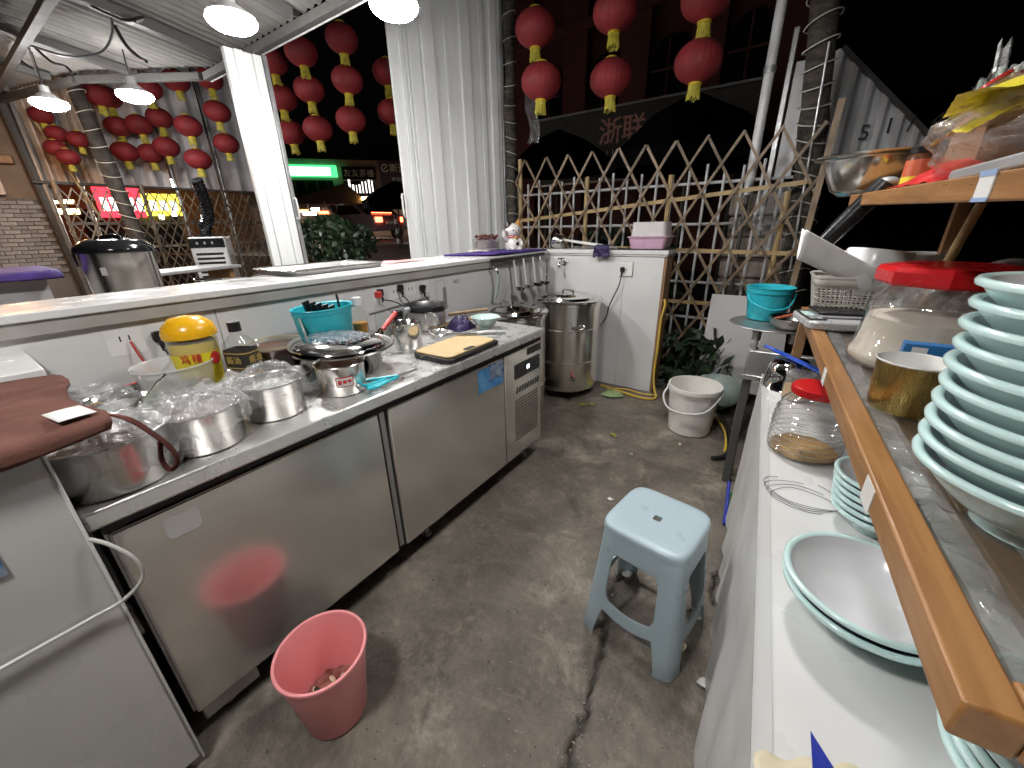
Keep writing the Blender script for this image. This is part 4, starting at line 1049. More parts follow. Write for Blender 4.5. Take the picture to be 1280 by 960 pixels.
def bagfn(sx, sy, sz, k, lob=.16):
    def f(u, v):
        a = 2 * pi * u; th = pi * v
        q = 1 + lob * noise.noise(Vector((2.2 * cos(a) * sin(th), 2.2 * sin(a) * sin(th), 2.2 * cos(th) + k))) + lob * .6 * noise.noise(Vector((6 * cos(a) * sin(th), 6 * sin(a) * sin(th), 6 * cos(th) + k)))
        e = abs(sin(th)) ** .7
        return (sx * q * e * cos(a), sy * q * e * sin(a), max(.002, sz * (1 - cos(th)) * .5 * q))
    return f
G().grid(bagfn(.115, .095, .115, 3), 40, 26).build('bag_film', 'film_foggy', t, angle=28)

# yellow lidded seasoning jar
t = thing('seasoning_jar', 'big clear seasoning jar with yellow label and domed yellow lid', 'jar', (-1.61, .435, ZT), -35)
t.scale = (.80, .80, 1.0)
prof = [(.0, 0), (.068, 0), (.075, .008), (.078, .09), (.086, .16), (.088, .19), (.080, .213), (.0, .214)]
G().lathe(prof, 40).build('jar_body', 'jar_milky', t, angle=60)
G().lathe([(.072, .008), (.075, .09), (.083, .165), (.083, .19), (.0, .195)], 36).build('contents', 'yellow_plastic', t)
G().lathe([(.0785, .03), (.0795, .09), (.0875, .158)], 40, a0=radians(-90), a1=radians(90)).build('label', 'yellow_label', t)
G().lathe([(.082, .205), (.094, .208), (.095, .222), (.086, .245), (.055, .268), (.0, .276)], 40, fn=lambda p: Vector((p.x, p.y * 1.0, p.z))).build('lid', 'yellow_lid', t, angle=60)
def onjar(body, ang, z, size, r, m, nm='lettering'):
    # curved lettering: letters laid on the wall of a round jar
    M = RZ(ang) @ T(r, 0, z) @ RZ(90) @ RX(90)
    return text(nm, body, size, M, m, t, ext=.0012)
for k, ch in enumerate('鸡精'): onjar(ch, -8 + 26 * k, .142, .034, .0872, 'label_red')
for k in range(3): onjar('●', -20 + k * 16, .068, .03, .081, 'label_green' if k % 2 else 'label_red', 'emblem')
G().lathe([(.0005, 0), (.022, 0)], 20, RZ(62) @ T(.0875, 0, .135) @ RY(90)).build('round_emblem', 'label_red', t)
# soy sauce bottle
t = thing('sauce_bottle', 'clear squarish bottle with black cap and dark label in front of the yellow lidded jar', 'bottle', (-1.52, .535, ZT), 25)
def sqlathe(prof, n=32, e=4.0, sy=.75):
    def f(p):
        a = atan2(p.y, p.x); r = sqrt(p.x ** 2 + p.y ** 2); k = (abs(cos(a)) ** e + abs(sin(a)) ** e) ** (-1 / e)
        w = 1.0 if r > .025 else 0.0
        kk = 1 + (k - 1) * w
        return Vector((r * kk * cos(a), r * kk * sin(a) * (sy if w else 1), p.z))
    g = G(); g.lathe(prof, n, fn=f); return g
sqlathe([(.0, 0), (.046, 0), (.049, .006), (.049, .155), (.042, .178), (.018, .204), (.016, .215), (.0, .215)]).build('bottle_body', 'glass_clear', t, angle=50)
sqlathe([(.0, .004), (.046, .006), (.046, .07), (.0, .07)]).build('contents', 'oil_amber', t)
sqlathe([(.0498, .085), (.0498, .150)]).build('label', 'label_black', t)
for z in (.092, .143): sqlathe([(.0503, z - .002), (.0503, z + .002)]).build('label_line', 'label_gold', t)
text('lettering', '酱油', .028, T(0, -.0385, .118) @ RX(90), 'label_gold', t)
text('lettering', '酱油', .028, T(.051, 0, .118) @ RZ(90) @ RX(90), 'label_gold', t)
G().lathe([(.0, .213), (.0195, .213), (.0195, .243), (.0185, .245), (.0, .245)], 24).build('cap', 'black_plastic', t)
# glass bowl with brown sauce
t = thing('glass_bowl', 'glass bowl of dark brown sauce beside the black capped bottle', 'bowl', (-1.59, .68, ZT))
G().lathe([(.0, 0), (.06, 0), (.085, .06), (.098, .125), (.101, .126), (.101, .130), (.095, .126), (.082, .06), (.058, .006), (.0, .006)], 40).build('bowl_body', 'glass_clear', t, angle=60)
G().lathe([(.0, .007), (.056, .007), (.08, .058), (.094, .116), (.0, .117)], 40).build('contents', 'sauce_brown', t, angle=50)
G().lathe([(.0995, .122), (.101, .132)], 40).build('rim', 'paper_cream', t)
t = thing('small_glass_bowl', 'small steel dish tucked between the glass bowl and the basin', 'dish', (-1.46, .66, ZT))
G().lathe([(.0, 0), (.04, 0), (.07, .04), (.074, .042), (.068, .041), (.038, .004), (.0, .004)], 32).build('dish_body', 'steel_dull', t)
# teal bin with black utensils
t = thing('teal_bin', 'oval teal plastic bin with a bail handle at the back of the worktop', 'bin', (-1.60, .90, ZT), 12)
el = lambda p: Vector((p.x * .82, p.y * 1.12, p.z))
G().lathe([(.0, 0), (.088, 0), (.092, .005), (.115, .205), (.118, .207), (.118, .222), (.122, .226), (.120, .230), (.113, .227), (.110, .205), (.088, .008), (.0, .006)], 48, fn=el).build('bin_body', 'teal_plastic', t, angle=45)
G().tube(smoothpath([(.02, -.137, .205), (.05, -.15, .16), (.055, -.152, .12), (.03, -.15, .1), (-.02, -.148, .12)], 6), .005, 8).build('bail', 'greygreen_plastic', t)
for k in range(5):
    o = tag(G().bar((-1.60 + .012 * k, .87 + .014 * k, ZT + .10), (-1.585 + .014 * k, .825 + .018 * k, ZT + .262 - .006 * k), .028, .007, up=(1, 0, 0)).build('black_spatula', 'black_plastic'), f'{["front", "second", "middle", "fourth", "rear"][k]} black flat spatula of the fan standing in the teal bin', 'spatula', 'black spatulas in the teal bin')
tag(G().tube([(-1.59, .98, ZT + .1), (-1.585, .965, ZT + .27)], .005, 6).build('black_stick', 'black_plastic'), 'thin black stick standing in the teal bin', 'stick')
# big basin with lid under bubbled film
t = thing('steel_basin', 'wide steel basin with its lid under bubbled film in the middle of the worktop', 'basin', (-1.40, .845, ZT))
t.scale = (1.08, 1.08, 1.05)
G().lathe([(.0, 0), (.10, 0), (.115, .01), (.155, .085), (.168, .092), (.176, .094), (.172, .098), (.150, .088), (.11, .014), (.0, .006)], 56).build('basin_body', 'steel_pot', t, angle=60)
lidM = T(-.015, -.01, .098) @ RX(-4) @ RY(3)
G().lathe([(.160, .0), (.168, .004), (.165, .012), (.140, .026), (.09, .036), (.0, .04)], 56, lidM).build('lid', 'steel_shiny', t, angle=60)
g = G(); g.grid(lambda u, v: tuple(lidM @ Vector(((.16 * v * cos(2 * pi * u)), (.16 * v * sin(2 * pi * u)), .043 - .028 * v ** 2.4 + .0025 * noise.noise(Vector((v * cos(2 * pi * u) * 24, v * sin(2 * pi * u) * 24, 0))))) ), 90, 26); g.build('film', 'bubble_film', t, angle=40)
t = thing('scoop', 'dark bent metal scoop lying by the open steel pot', 'scoop', (-1.335, .80, ZT), 60)
G().lathe([(.0, .03), (.03, .032), (.042, .06), (.044, .062), (.04, .06), (.028, .036), (.0, .034)], 24, RX(50) @ T(0, 0, -.02)).build('cup', 'steel_dull', t)
G().tube(smoothpath([(0, .03, .05), (.02, .08, .10), (.03, .12, .12)], 5), .006, 8).build('handle', 'steel_dull', t)
t = thing('scoop', 'black plastic scoop lying between the basin and the teal shears', 'scoop', (-1.27, .84, ZT), 20)
G().lathe([(.0, .0), (.03, .0), (.045, .05), (.042, .05), (.027, .004), (.0, .004)], 24, T(0, 0, .034) @ RX(68)).build('cup', 'black_plastic', t)
G().tube(smoothpath([(0, .04, .03), (-.02, .10, .045), (-.03, .13, .05)], 5), .007, 8).build('handle', 'black_plastic', t)
# teal scissors
t = thing('kitchen_shears', 'teal handled kitchen shears lying at the worktop edge', 'shears', (-1.135, .855, ZT + .004), 0)
for s, k in ((1, 0), (-1, .006)):
    G().tube(smoothpath([(0, .02, k + .008), (s * .018 - .005, -.04, k + .012), (s * .035 - .008, -.085, k + .014), (s * .022 - .008, -.115, k + .012), (s * .004 - .006, -.10, k + .01), (s * .006, -.03, k + .009)], 6), [.006] * 31, 8).build('handle', 'teal_plastic', t)
    G().bar((s * .004, .01, k + .008), (-s * .006, .11, k + .008), .014, .002, up=(0, 0, 1)).build('blade', 'steel_shiny', t)
# bottles at the back
t = thing('oil_bottle', 'small bottle half full of amber oil right of the teal bin', 'bottle', (-1.63, 1.085, ZT))
G().lathe([(.0, 0), (.033, 0), (.036, .006), (.036, .14), (.03, .17), (.019, .185), (.018, .2), (.0, .2)], 28).build('bottle_body', 'glass_clear', t, angle=60)
G().lathe([(.0, .004), (.033, .005), (.033, .12), (.0, .12)], 24).build('contents', 'oil_amber', t)
G().lathe([(.0, .198), (.0235, .198), (.0225, .235), (.0, .237)], 24).build('cap', 'white_plastic', t)
t = thing('vinegar_bottle', 'clear glass bottle with a red cap below the plug sockets', 'bottle', (-1.60, 1.185, ZT))
G().lathe([(.0, 0), (.031, 0), (.034, .006), (.034, .13), (.026, .165), (.014, .20), (.013, .225), (.0, .225)], 28).build('bottle_body', 'glass_clear', t, angle=60)
G().lathe([(.0, .004), (.031, .005), (.031, .085), (.0, .086)], 24).build('contents', 'jar_milky', t)
G().lathe([(.0, .222), (.0175, .222), (.0175, .248), (.0, .25)], 24).build('cap', 'red_plastic', t)
t = thing('pepper_pot', 'small black capped pepper pot beside the red capped bottle', 'pepper pot', (-1.585, 1.27, ZT))
G().lathe([(.0, 0), (.023, 0), (.025, .005), (.024, .105), (.0, .105)], 24).build('jar_body', 'jar_milky', t, angle=60)
G().lathe([(.0, .003), (.021, .004), (.021, .08), (.0, .08)], 20).build('contents', 'sauce_brown', t)
G().lathe([(.0, .103), (.026, .103), (.027, .14), (.024, .145), (.0, .147)], 24).build('cap', 'black_plastic', t)
t = thing('small_glass_jar', 'small open glass jar behind the teal bin and basin', 'jar', (-1.545, 1.06, ZT))
G().lathe([(.0, 0), (.03, 0), (.033, .05), (.035, .09), (.0335, .09), (.0315, .05), (.028, .004), (.0, .004)], 24).build('jar_body', 'glass_clear', t)
t = thing('knife', 'knife with a red handle sticking up behind the steel mug', 'knife', (-1.49, 1.10, ZT + .10), 0)
G().tube([(0, 0, 0), (-.02, .10, .055)], [.010, .012], 10).build('handle', 'red_plastic', t)
G().bar((0, -.005, -.004), (.02, -.10, -.05), .03, .002, up=(1, 0, .3)).build('blade', 'steel_shiny', t)
t = thing('steel_mug', 'open steel cylinder mug behind the cutting board', 'mug', (-1.445, 1.20, ZT))
G().lathe([(.0, 0), (.060, 0), (.064, .006), (.066, .115), (.070, .118), (.068, .121), (.064, .117), (.061, .008), (.0, .006)], 40).build('mug_body', 'steel_pot', t, angle=50)
t = thing('wire_strainer', 'round wire strainer with a big loop handle behind the cutting board', 'strainer', (-1.44, 1.42, ZT))
G().tube([(.062 * cos(a), .062 * sin(a), .02) for a in [2 * pi * i / 28 for i in range(28)]], .003, 6, closed=True).build('rim', 'steel_shiny', t)
g = G()
for i in range(-7, 8):
    q = i * .008; l = sqrt(max(0, .061 ** 2 - q * q))
    for k in range(2):
        f = (lambda s: (q, s, .02 - .016 * (1 - (q * q + s * s) / .061 ** 2))) if k == 0 else (lambda s: (s, q, .0205 - .016 * (1 - (q * q + s * s) / .061 ** 2)))
        g.tube([f(-l + 2 * l * j / 6) for j in range(7)], .0008, 4)
stuff(g.build('mesh', 'steel_dull', t))
G().tube(smoothpath([(.02, -.055, .02), (.02, -.10, .05), (.015, -.12, .10), (.0, -.09, .135), (-.012, -.04, .125), (-.012, -.01, .085), (.0, -.02, .045), (.015, -.055, .022)], 6), .0035, 8).build('loop_handle', 'steel_shiny', t)
# pan on a pile, wooden handled things
t = thing('saucepan', 'dull steel saucepan at the back below the sockets', 'saucepan', (-1.645, 1.52, ZT))
G().lathe([(.0, 0), (.095, 0), (.10, .006), (.102, .10), (.106, .102), (.10, .102), (.096, .008), (.0, .006)], 36).build('pot_body', 'steel_dull', t, angle=60)
G().tube([(.085, .08, .07), (.22, .26, .08)], [.011, .010], 10).build('handle', 'handle_wood', t)
t = thing('frying_pan', 'black frying pan resting on the saucepan at the back', 'frying pan', (-1.645, 1.51, ZT + .1035))
G().lathe([(.0, 0), (.095, 0), (.10, .004), (.118, .028), (.120, .030), (.115, .028), (.096, .006), (.0, .005)], 44).build('pan_body', 'black_plastic', t, angle=60)
G().tube([(-.0, -.115, .022), (.015, -.165, .024)], [.013, .015], 10).build('handle', 'silver_plastic', t)
t = thing('bamboo_brush', 'bundle of wooden stir sticks lying behind the strainer', 'sticks', (-1.56, 1.60, ZT))
for k in range(5): G().tube([(-.05 + .012 * k, -.15, .012 + .006 * (k % 3)), (.02 + .02 * k, .22 - .02 * k, .02 + .004 * k)], .006, 8).build('stick', 'handle_wood', t)
# cutting boards and knife
t = thing('cutting_board', 'pale wooden cutting board on a black board at the worktop edge', 'cutting board', (-1.20, 1.275, ZT), 2)
G().prism(rrect(.225, .36, .03), 0.0, .02).build('lower_board', 'black_plastic', t, bevel=.003)
G().prism(rrect(.205, .335, .028, cx=-.006, cy=-.002), .0205, .029).build('upper_board', 'wood_board', t, bevel=.002)
G().prism(rrect(.028, .07, .0139, cx=.082, cy=-.02), .0292, .0297).build('hand_slot', 'black_gap', t)
t = thing('kitchen_knife', 'kitchen knife with a pale handle lying across the cutting board', 'knife', (-1.245, 1.40, ZT + .032), 0)
G().bar((-.12, -.03, .002), (.02, .045, .002), .032, .0025, up=(0, 0, 1)).build('blade', 'steel_shiny', t)
G().tube([(.02, .045, .006), (.06, .075, .010), (.135, .125, .008)], [.010, .013, .011], 10).build('handle', 'silver_plastic', t)
# celadon bowl and purple cloth
def bowl_prof(r, h, rf, t_=.004, fh=.012):
    out = [(.0, fh * .6), (rf * .8, fh * .6), (rf * .86, 0), (rf, 0), (rf * 1.02, fh)]
    for i in range(1, 9):
        q = i / 8; out.append((rf * 1.02 + (r - rf * 1.02) * q ** .75, fh + (h - fh) * q ** 1.15))
    out += [(r + .001, h + .0015), (r - t_ * .6, h + .002), (r - t_, h)]
    inn = []
    for i in range(8, 0, -1):
        q = i / 8; inn.append((max(.002, (rf * 1.0 + (r - rf) * q ** .75) - t_), fh + t_ + (h - fh - t_) * q ** 1.25))
    return out, [(r - t_, h)] + inn[1:] + [(.0, fh + t_ * .9)]
t = thing('celadon_bowl', 'pale celadon bowl beside the purple cloth on the worktop', 'bowl', (-1.36, 1.68, ZT))
a, b = bowl_prof(.078, .062, .033); G().lathe(a, 44).build('outside', 'celadon', t, angle=60); G().lathe(b, 44).build('inside', 'celadon', t, angle=60)
t = thing('purple_cloth', 'crumpled dark purple cloth lying left of the celadon bowl', 'cloth', (-1.47, 1.60, ZT))
def crump(sx, sy, sz, k):
    return lambda u, v: ((u - .5) * 2 * sx * (1 - .3 * abs(v - .5)), (v - .5) * 2 * sy, max(.001, sz * (1 - (2 * u - 1) ** 4) * (1 - (2 * v - 1) ** 4) * (.55 + .9 * abs(noise.noise(Vector((u * 3.4, v * 3.4, k)))) + .22 * noise.noise(Vector((u * 7, v * 7, k))))))
G().grid(crump(.062, .075, .075, 2), 30, 30).build('cloth', 'dark_purple_cloth', t, angle=180)

# ================================================================ wall fittings
def socket(label, x, y, z, rz, w=.085, h=.085, n=1, grp='white wall sockets'):
    t = thing('wall_socket', label, 'socket', (x, y, z), rz, grp)   # local: face looks to -y
    G().prism(rrect(w + .005, h + .005, .007), .0, .004, RX(90)).build('shadow_rim', 'trim_grey', t)  # grey rim added to stand in for the shadow around the plate
    G().prism(rrect(w, h, .006), .0042, .012, RX(90)).build('plate', 'socket_white', t, bevel=.002)
    for k in range(n):
        for dx in (-.012, .012): G().box((dx - .002 + (k - (n - 1) / 2) * .04, -.0128, -.012), (dx + .002 + (k - (n - 1) / 2) * .04, -.0122, .006)).build('slot', 'black_gap', t)
    return t
def plug(label, x, y, z, rz, m='black_plastic'):
    t = thing('power_plug', label, 'plug', (x, y, z), rz, 'plugs in the wall sockets')
    G().prism(rrect(.034, .04, .012), .0, .022, RX(90)).build('plug_body', m, t, bevel=.003)
    G().tube([(0, -.018, -.012), (0, -.026, -.03), (0, -.022, -.05)], [.009, .007, .004], 8).build('neck', m, t)
    return t
XW = -1.8415
socket('white double socket near the yellow lidded jar', XW, .315, 1.0, 90, .10, .12)
socket('white socket behind the black plug left of the yellow lidded jar', XW, .43, .99, 90)
plug('big black plug in the socket left of the yellow lidded jar', XW + .012, .40, .985, 90)
for k, (y, l) in enumerate(((1.36, 'first'), (1.47, 'second'), (1.58, 'third'), (1.69, 'fourth'))):
    socket(f'{l} white socket from the left in the row above the black frying pan', XW, y, 1.0, 90)
plug('left black plug in the socket row above the pan', XW + .012, 1.36, 1.005, 90)
plug('middle black plug in the socket row above the pan', XW + .012, 1.50, 1.012, 90)
plug('right thick black plug in the socket row above the pan', XW + .012, 1.665, .99, 90)
def cord(pts, label, m='hose_black', r=.0035, k=8): return tag(G().tube(smoothpath(pts, k), r, 7).build('electric_cable', m), label, 'cable')
cord([(XW + .036, 1.36, .97), (XW + .06, 1.42, .95), (XW + .09, 1.5, .90), (XW + .12, 1.56, .895), (XW + .05, 1.62, .90)], 'black cord sagging from the left plug above the pan')
cord([(XW + .036, 1.50, .97), (XW + .045, 1.53, .93), (XW + .06, 1.50, .87), (XW + .07, 1.42, .82)], 'black cord falling from the middle plug above the pan')
cord([(XW + .036, 1.665, .95), (XW + .05, 1.68, .92), (XW + .06, 1.70, .89)], 'short black cord below the thick right plug')
cord([(XW + .02, .325, .985), (XW + .035, .33, .94), (XW + .05, .335, .90), (XW + .12, .30, .875), (XW + .16, .2, .87), (XW + .2, .05, .85), (XW + .24, -.06, .83)], 'thin red cord running from the socket behind the white appliance', 'cable_red', .004)
cord([(XW + .045, .335, .90), (XW + .06, .36, .86), (XW + .08, .36, .81)], 'short red cord dropping behind the white tub', 'cable_red', .004)
cord([(XW + .036, .40, .95), (XW + .06, .40, .90), (XW + .09, .34, .86)], 'black cord hanging from the big black plug')
tag(G().tube([(XW + .015, 1.28, .905), (XW + .015, 1.72, .93)], .005, 8).build('wall_rail', 'galvanised'), 'thin metal rail on the wall below the socket row', 'rail')
t = thing('hanging_grater', 'slim grater hanging from a wire hook on the white wall', 'grater', (XW + .004, 1.86, .90))
G().box((.0, -.018, -.07), (.008, .018, .07)).build('blade', 'steel_dull', t, bevel=.002)
G().tube(smoothpath([(.006, -.07, -.03), (.006, -.06, .1), (.006, -.05, .115), (.006, 0, .115), (.006, .0, .07)], 5), .0025, 6).build('wire_hook', 'steel_dull', t)
tag(G().tube(smoothpath([(XW + .002, 1.95, 1.0), (XW + .025, 1.95, 1.0), (XW + .027, 1.985, 1.005), (XW + .01, 1.985, 1.0)], 5), .0025, 6).build('wall_hook', 'steel_dull'), 'small wire hook on the wall right of the grater', 'hook')
def tapmk(label, loc, rz, hose=False):
    t = thing('water_tap', label, 'tap', loc, rz, 'chrome taps on the white walls')   # spout points to -y
    G().lathe([(.0, 0), (.024, .0), (.022, .008), (.012, .012), (.011, .05), (.0, .05)], 18, RX(90)).build('flange', 'chrome', t)
    G().tube(smoothpath([(0, -.03, 0), (0, -.06, .004), (0, -.085, -.006), (0, -.09, -.035)], 5), .0105, 12).build('spout', 'chrome', t)
    G().tube([(0, -.05, .008), (0, -.05, .032)], .007, 10).build('stem', 'chrome', t)
    G().tube([(-.032, -.05, .036), (.032, -.05, .04)], [.006, .006], 8).build('lever', 'chrome', t)
    if hose: G().tube(smoothpath([(0, -.09, -.03), (0, -.092, -.08), (-.005, -.085, -.14), (-.02, -.07, -.2)], 6), .011, 10).build('hose', 'greygreen_plastic', t)
    return t
tapmk('chrome tap with a green hose above the first soup barrel', (XW + .0, 2.33, 1.035), 90, True)
tapmk('chrome tap on the end wall above the tall soup barrel', (-1.665, 3.168, 1.02), 0)
socket('white socket on the end wall right of the soup barrel', -1.115, 3.168, .99, 0, .11, .11)
plug('black plug in the end wall socket', -1.135, 3.157, .985, 0)
cord([(-1.135, 3.13, .94), (-1.15, 3.13, .86), (-1.22, 3.14, .70), (-1.24, 3.13, .60), (-1.30, 3.12, .50), (-1.36, 3.1, .40)], 'black cord curving down the white end wall to the soup barrel', r=.004)
# black rack with hanging ladles
t = thing('ladle_rack', 'black wall rack at the corner of the white wall', 'rack', (XW, 2.32, 1.075))
G().tube(smoothpath([(.0, 0, -.03), (.0, 0, .02), (.05, 0, .025), (.07, .04, .022), (.07, .60, .022), (.07, .68, .022), (.05, .70, .025), (.0, .70, .02)], 4), .011, 8).build('rail', 'black_plastic', t)
G().bar((.04, .0, .03), (.04, .70, .03), .06, .01).build('shelf_bar', 'black_plastic', t)
for y in (0.02, .68): G().bar((.0, y, -.04), (.0, y, .03), .016, .008).build('bracket', 'black_plastic', t)
for k, (y, m, lab) in enumerate(((2.55, 'steel_pot', 'first hanging ladle from the left on the black rack'), (2.68, 'steel_pot', 'second hanging ladle from the left on the black rack'), (2.82, 'black_plastic', 'third hanging ladle, black bowled, on the black rack'), (2.93, 'black_plastic', 'last hanging black bowled ladle on the rack, nearest the corner'))):
    l = thing('ladle', lab, 'ladle', (XW + .075, y, 1.09), 0, 'ladles hanging from the black rack')
    G().bar((0, 0, .01), (.01, .025, -.20), .024, .003, up=(1, 0, 0)).build('handle', 'steel_pot', l)
    G().lathe([(.0, -.02), (.03, -.015), (.043, .008), (.044, .01), (.04, .009), (.028, -.011), (.0, -.016)], 24, T(.035, .03, -.215) @ RX(-8)).build('ladle_bowl', m, l)
# cloth and pot on the wall top
t = thing('purple_sheet', 'purple plastic sheet folded on the wall top at the corner', 'sheet', (-1.98, 2.82, 1.121), 0)
G().grid(lambda u, v: (-.26 + .42 * u, -.42 + .74 * v - .1 * (1 - u) * (1 - v), .006 + .012 * u * (1 - v) + .005 * noise.noise(Vector((u * 4, v * 5, 1)))), 20, 20).build('sheet', 'purple_cloth', t, solid=.012, angle=180)
t = thing('date_jar', 'round clear box of dark red dates on the wall top', 'jar', (-2.28, 2.88, 1.121))
G().lathe([(.0, 0), (.11, 0), (.115, .01), (.118, .10), (.12, .104), (.115, .10), (.112, .01), (.0, .004)], 36).build('jar_body', 'jar_milky', t)
g = G()
for i in range(46):
    a = random.uniform(0, 6.28); q = .095 * sqrt(random.random()); g.ball((q * cos(a), q * sin(a), random.uniform(.09, .125) + .02 * (1 - q / .1)), .019, 7, 5, (1, .7, .7), M=None)
stuff(g.build('dates', 'date_fruit', t))
g = G(); g.lathe([(.0, .03), (.105, .03), (.108, .085), (.0, .09)], 24); g.build('date_layer', 'date_fruit', t)
for k in range(6): G().lathe([(.0, 0), (.022, 0), (.024, .02), (.0, .02)], 12, T(-.06 + .035 * k, -.14 - .008 * (k % 2), 0)).build('saucer', 'paper_cream' if k % 3 == 1 else 'white_plastic', t)
# lucky cat
t = thing('cat_figurine', 'white cat figurine with a dark ear and red collar on the wall top', 'figurine', (-2.10, 3.03, 1.121), 60)
def catb(p): return p
G().lathe([(.0, 0), (.06, 0), (.072, .03), (.068, .07), (.052, .105), (.03, .125), (.0, .13)], 28).build('body', 'cat_white', t, angle=60)
hd = G().ball((0, -.005, .165), .068, 22, 14, (1.05, .95, .9)).build('head', 'cat_white', t)
for s, m in ((-1, 'cat_black'), (1, 'cat_orange')): G().lathe([(.034, 0), (.022, .035), (.001, .066)], 12, T(s * .04, -.005, .196) @ RY(s * 16)).build('ear', m, hd)
for s in (-1, 1):
    G().ball((s * .025, -.066, .17), .007, 8, 6).build('eye', 'cat_black', hd)
G().ball((0, -.07, .155), .006, 8, 6).build('nose', 'cat_pink', hd)
G().tube([(.055 * cos(a), .05 * sin(a), .115) for a in [2 * pi * i / 24 for i in range(24)]], .009, 8, closed=True).build('collar', 'cat_pink', t)
G().ball((0, -.058, .108), .012, 10, 8).build('bell', 'lantern_gold', t)
G().tube(smoothpath([(-.055, -.01, .09), (-.09, -.02, .12), (-.092, -.03, .17)], 5), [.02] * 10 + [.024], 12).build('raised_paw', 'cat_white', t)
G().tube(smoothpath([(.05, -.02, .09), (.06, -.05, .06), (.04, -.065, .04)], 5), .02, 12).build('paw', 'cat_white', t)
for s in (-1, 1): G().ball((s * .035, -.06, .018), .022, 12, 8, (1, 1.2, .8)).build('foot', 'cat_white', t)
G().ball((.01, -.071, .06), .016, 10, 8, (1, .3, 1)).build('patch', 'cat_black', t)
# long handled pot, purple rag, pink box
t = thing('ladle_pot', 'steel water dipper with a long white handle lying on the end wall', 'dipper', (-1.74, 3.25, 1.131), 0)
G().lathe([(.0, 0), (.052, .0), (.056, .006), (.06, .085), (.062, .087), (.057, .085), (.052, .008), (.0, .006)], 32, T(-.02, 0, .058) @ RY(-76) @ T(0, 0, -.045)).build('cup', 'steel_pot', t)
G().tube([(.03, .0, .07), (.44, -.03, .022)], [.010, .012], 10).build('handle', 'white_plastic', t)
G().bar((.10, .06, .012), (.50, .04, .012), .03, .008).build('tray_edge', 'silver_plastic', t)
t = thing('purple_rag', 'dark purple rag hanging over the edge of the end wall', 'cloth', (-1.30, 3.145, 1.135), 0)
G().grid(lambda u, v: ((u - .5) * (.115 + .03 * v) - .01, (.03 - .055 * min(1, v * 3) if v < .33 else -.025) + .022 * noise.noise(Vector((u * 4, v * 3, 3))), (.03 if v < .3 else .03 - (v - .3) * .125) + .012 * noise.noise(Vector((u * 6, v * 6, 1)))), 22, 26).build('cloth', 'dark_purple_cloth', t, solid=.004, angle=60)
t = thing('plastic_box', 'pink plastic box with a pale upturned lid on the end wall', 'box', (-.985, 3.31, 1.138), 0)
def tray(w, d, h, tw=.85):
    g = G(); a = rrect(w * tw, d * tw, .025); b = rrect(w, d, .03); c = rrect(w - .006, d - .006, .028); e = rrect(w * tw - .008, d * tw - .008, .022); n = len(a)
    vs = [(x, y, 0) for x, y in a] + [(x, y, h) for x, y in b] + [(x, y, h) for x, y in c] + [(x, y, .004) for x, y in e]
    fs = [tuple(range(n))[::-1], tuple(range(3 * n, 4 * n))]
    for k in range(3): fs += [(k * n + i, k * n + (i + 1) % n, (k + 1) * n + (i + 1) % n, (k + 1) * n + i) for i in range(n)]
    g.add(vs, fs); return g
tray(.30, .22, .085).build('box_body', 'pink_box', t, angle=50)
G().prism(rrect(.315, .235, .035), .080, .089).build('rim', 'pink_box', t, bevel=.002)
o = tray(.265, .20, .10, .93); o.v = [(x, y, .191 - z) for x, y, z in o.v]; o.f = [f[::-1] for f in o.f]; o.build('lid', 'pale_lid', t, angle=50)
# baking tray, tongs, paper on the wall top
t = thing('baking_tray', 'shallow steel tray lying on the long wall top', 'tray', (-2.155, 1.26, 1.121), 3)
tray(.36, .56, .022, .95).build('tray_body', 'steel_dull', t, angle=40)
G().tube([(x, y, .024) for x, y in rrect(.365, .565, .03)], .005, 6, closed=True).build('rolled_rim', 'steel_pot', t)
t = thing('tongs', 'steel tongs lying on the long wall top beside the tray', 'tongs', (-2.02, .80, 1.128), 0)
for s in (-1, 1): G().bar((.03, .10, .004), (-.08 + s * .02, -.06, .004 + .004 * s), .016, .002, up=(0, 0, 1)).build('arm', 'steel_shiny', t)
for s in (-1, 1): G().tube(smoothpath([(-.08 + s * .02, -.06, .004), (-.11 + s * .035, -.09, .006), (-.15 + s * .02, -.13, .006), (-.13, -.125, .006), (-.10 + s * .008, -.08, .006)], 5), .004, 7).build('wire_head', 'steel_shiny', t)
tag(G().grid(lambda u, v: (-2.30 + .22 * u, 1.66 + .30 * v, 1.1225 + .004 * u * v + .003 * sin(5 * v)), 8, 8).build('pink_paper', 'paper_pink', solid=.0008), 'pink paper sheet lying on the wall top beyond the tray', 'paper')

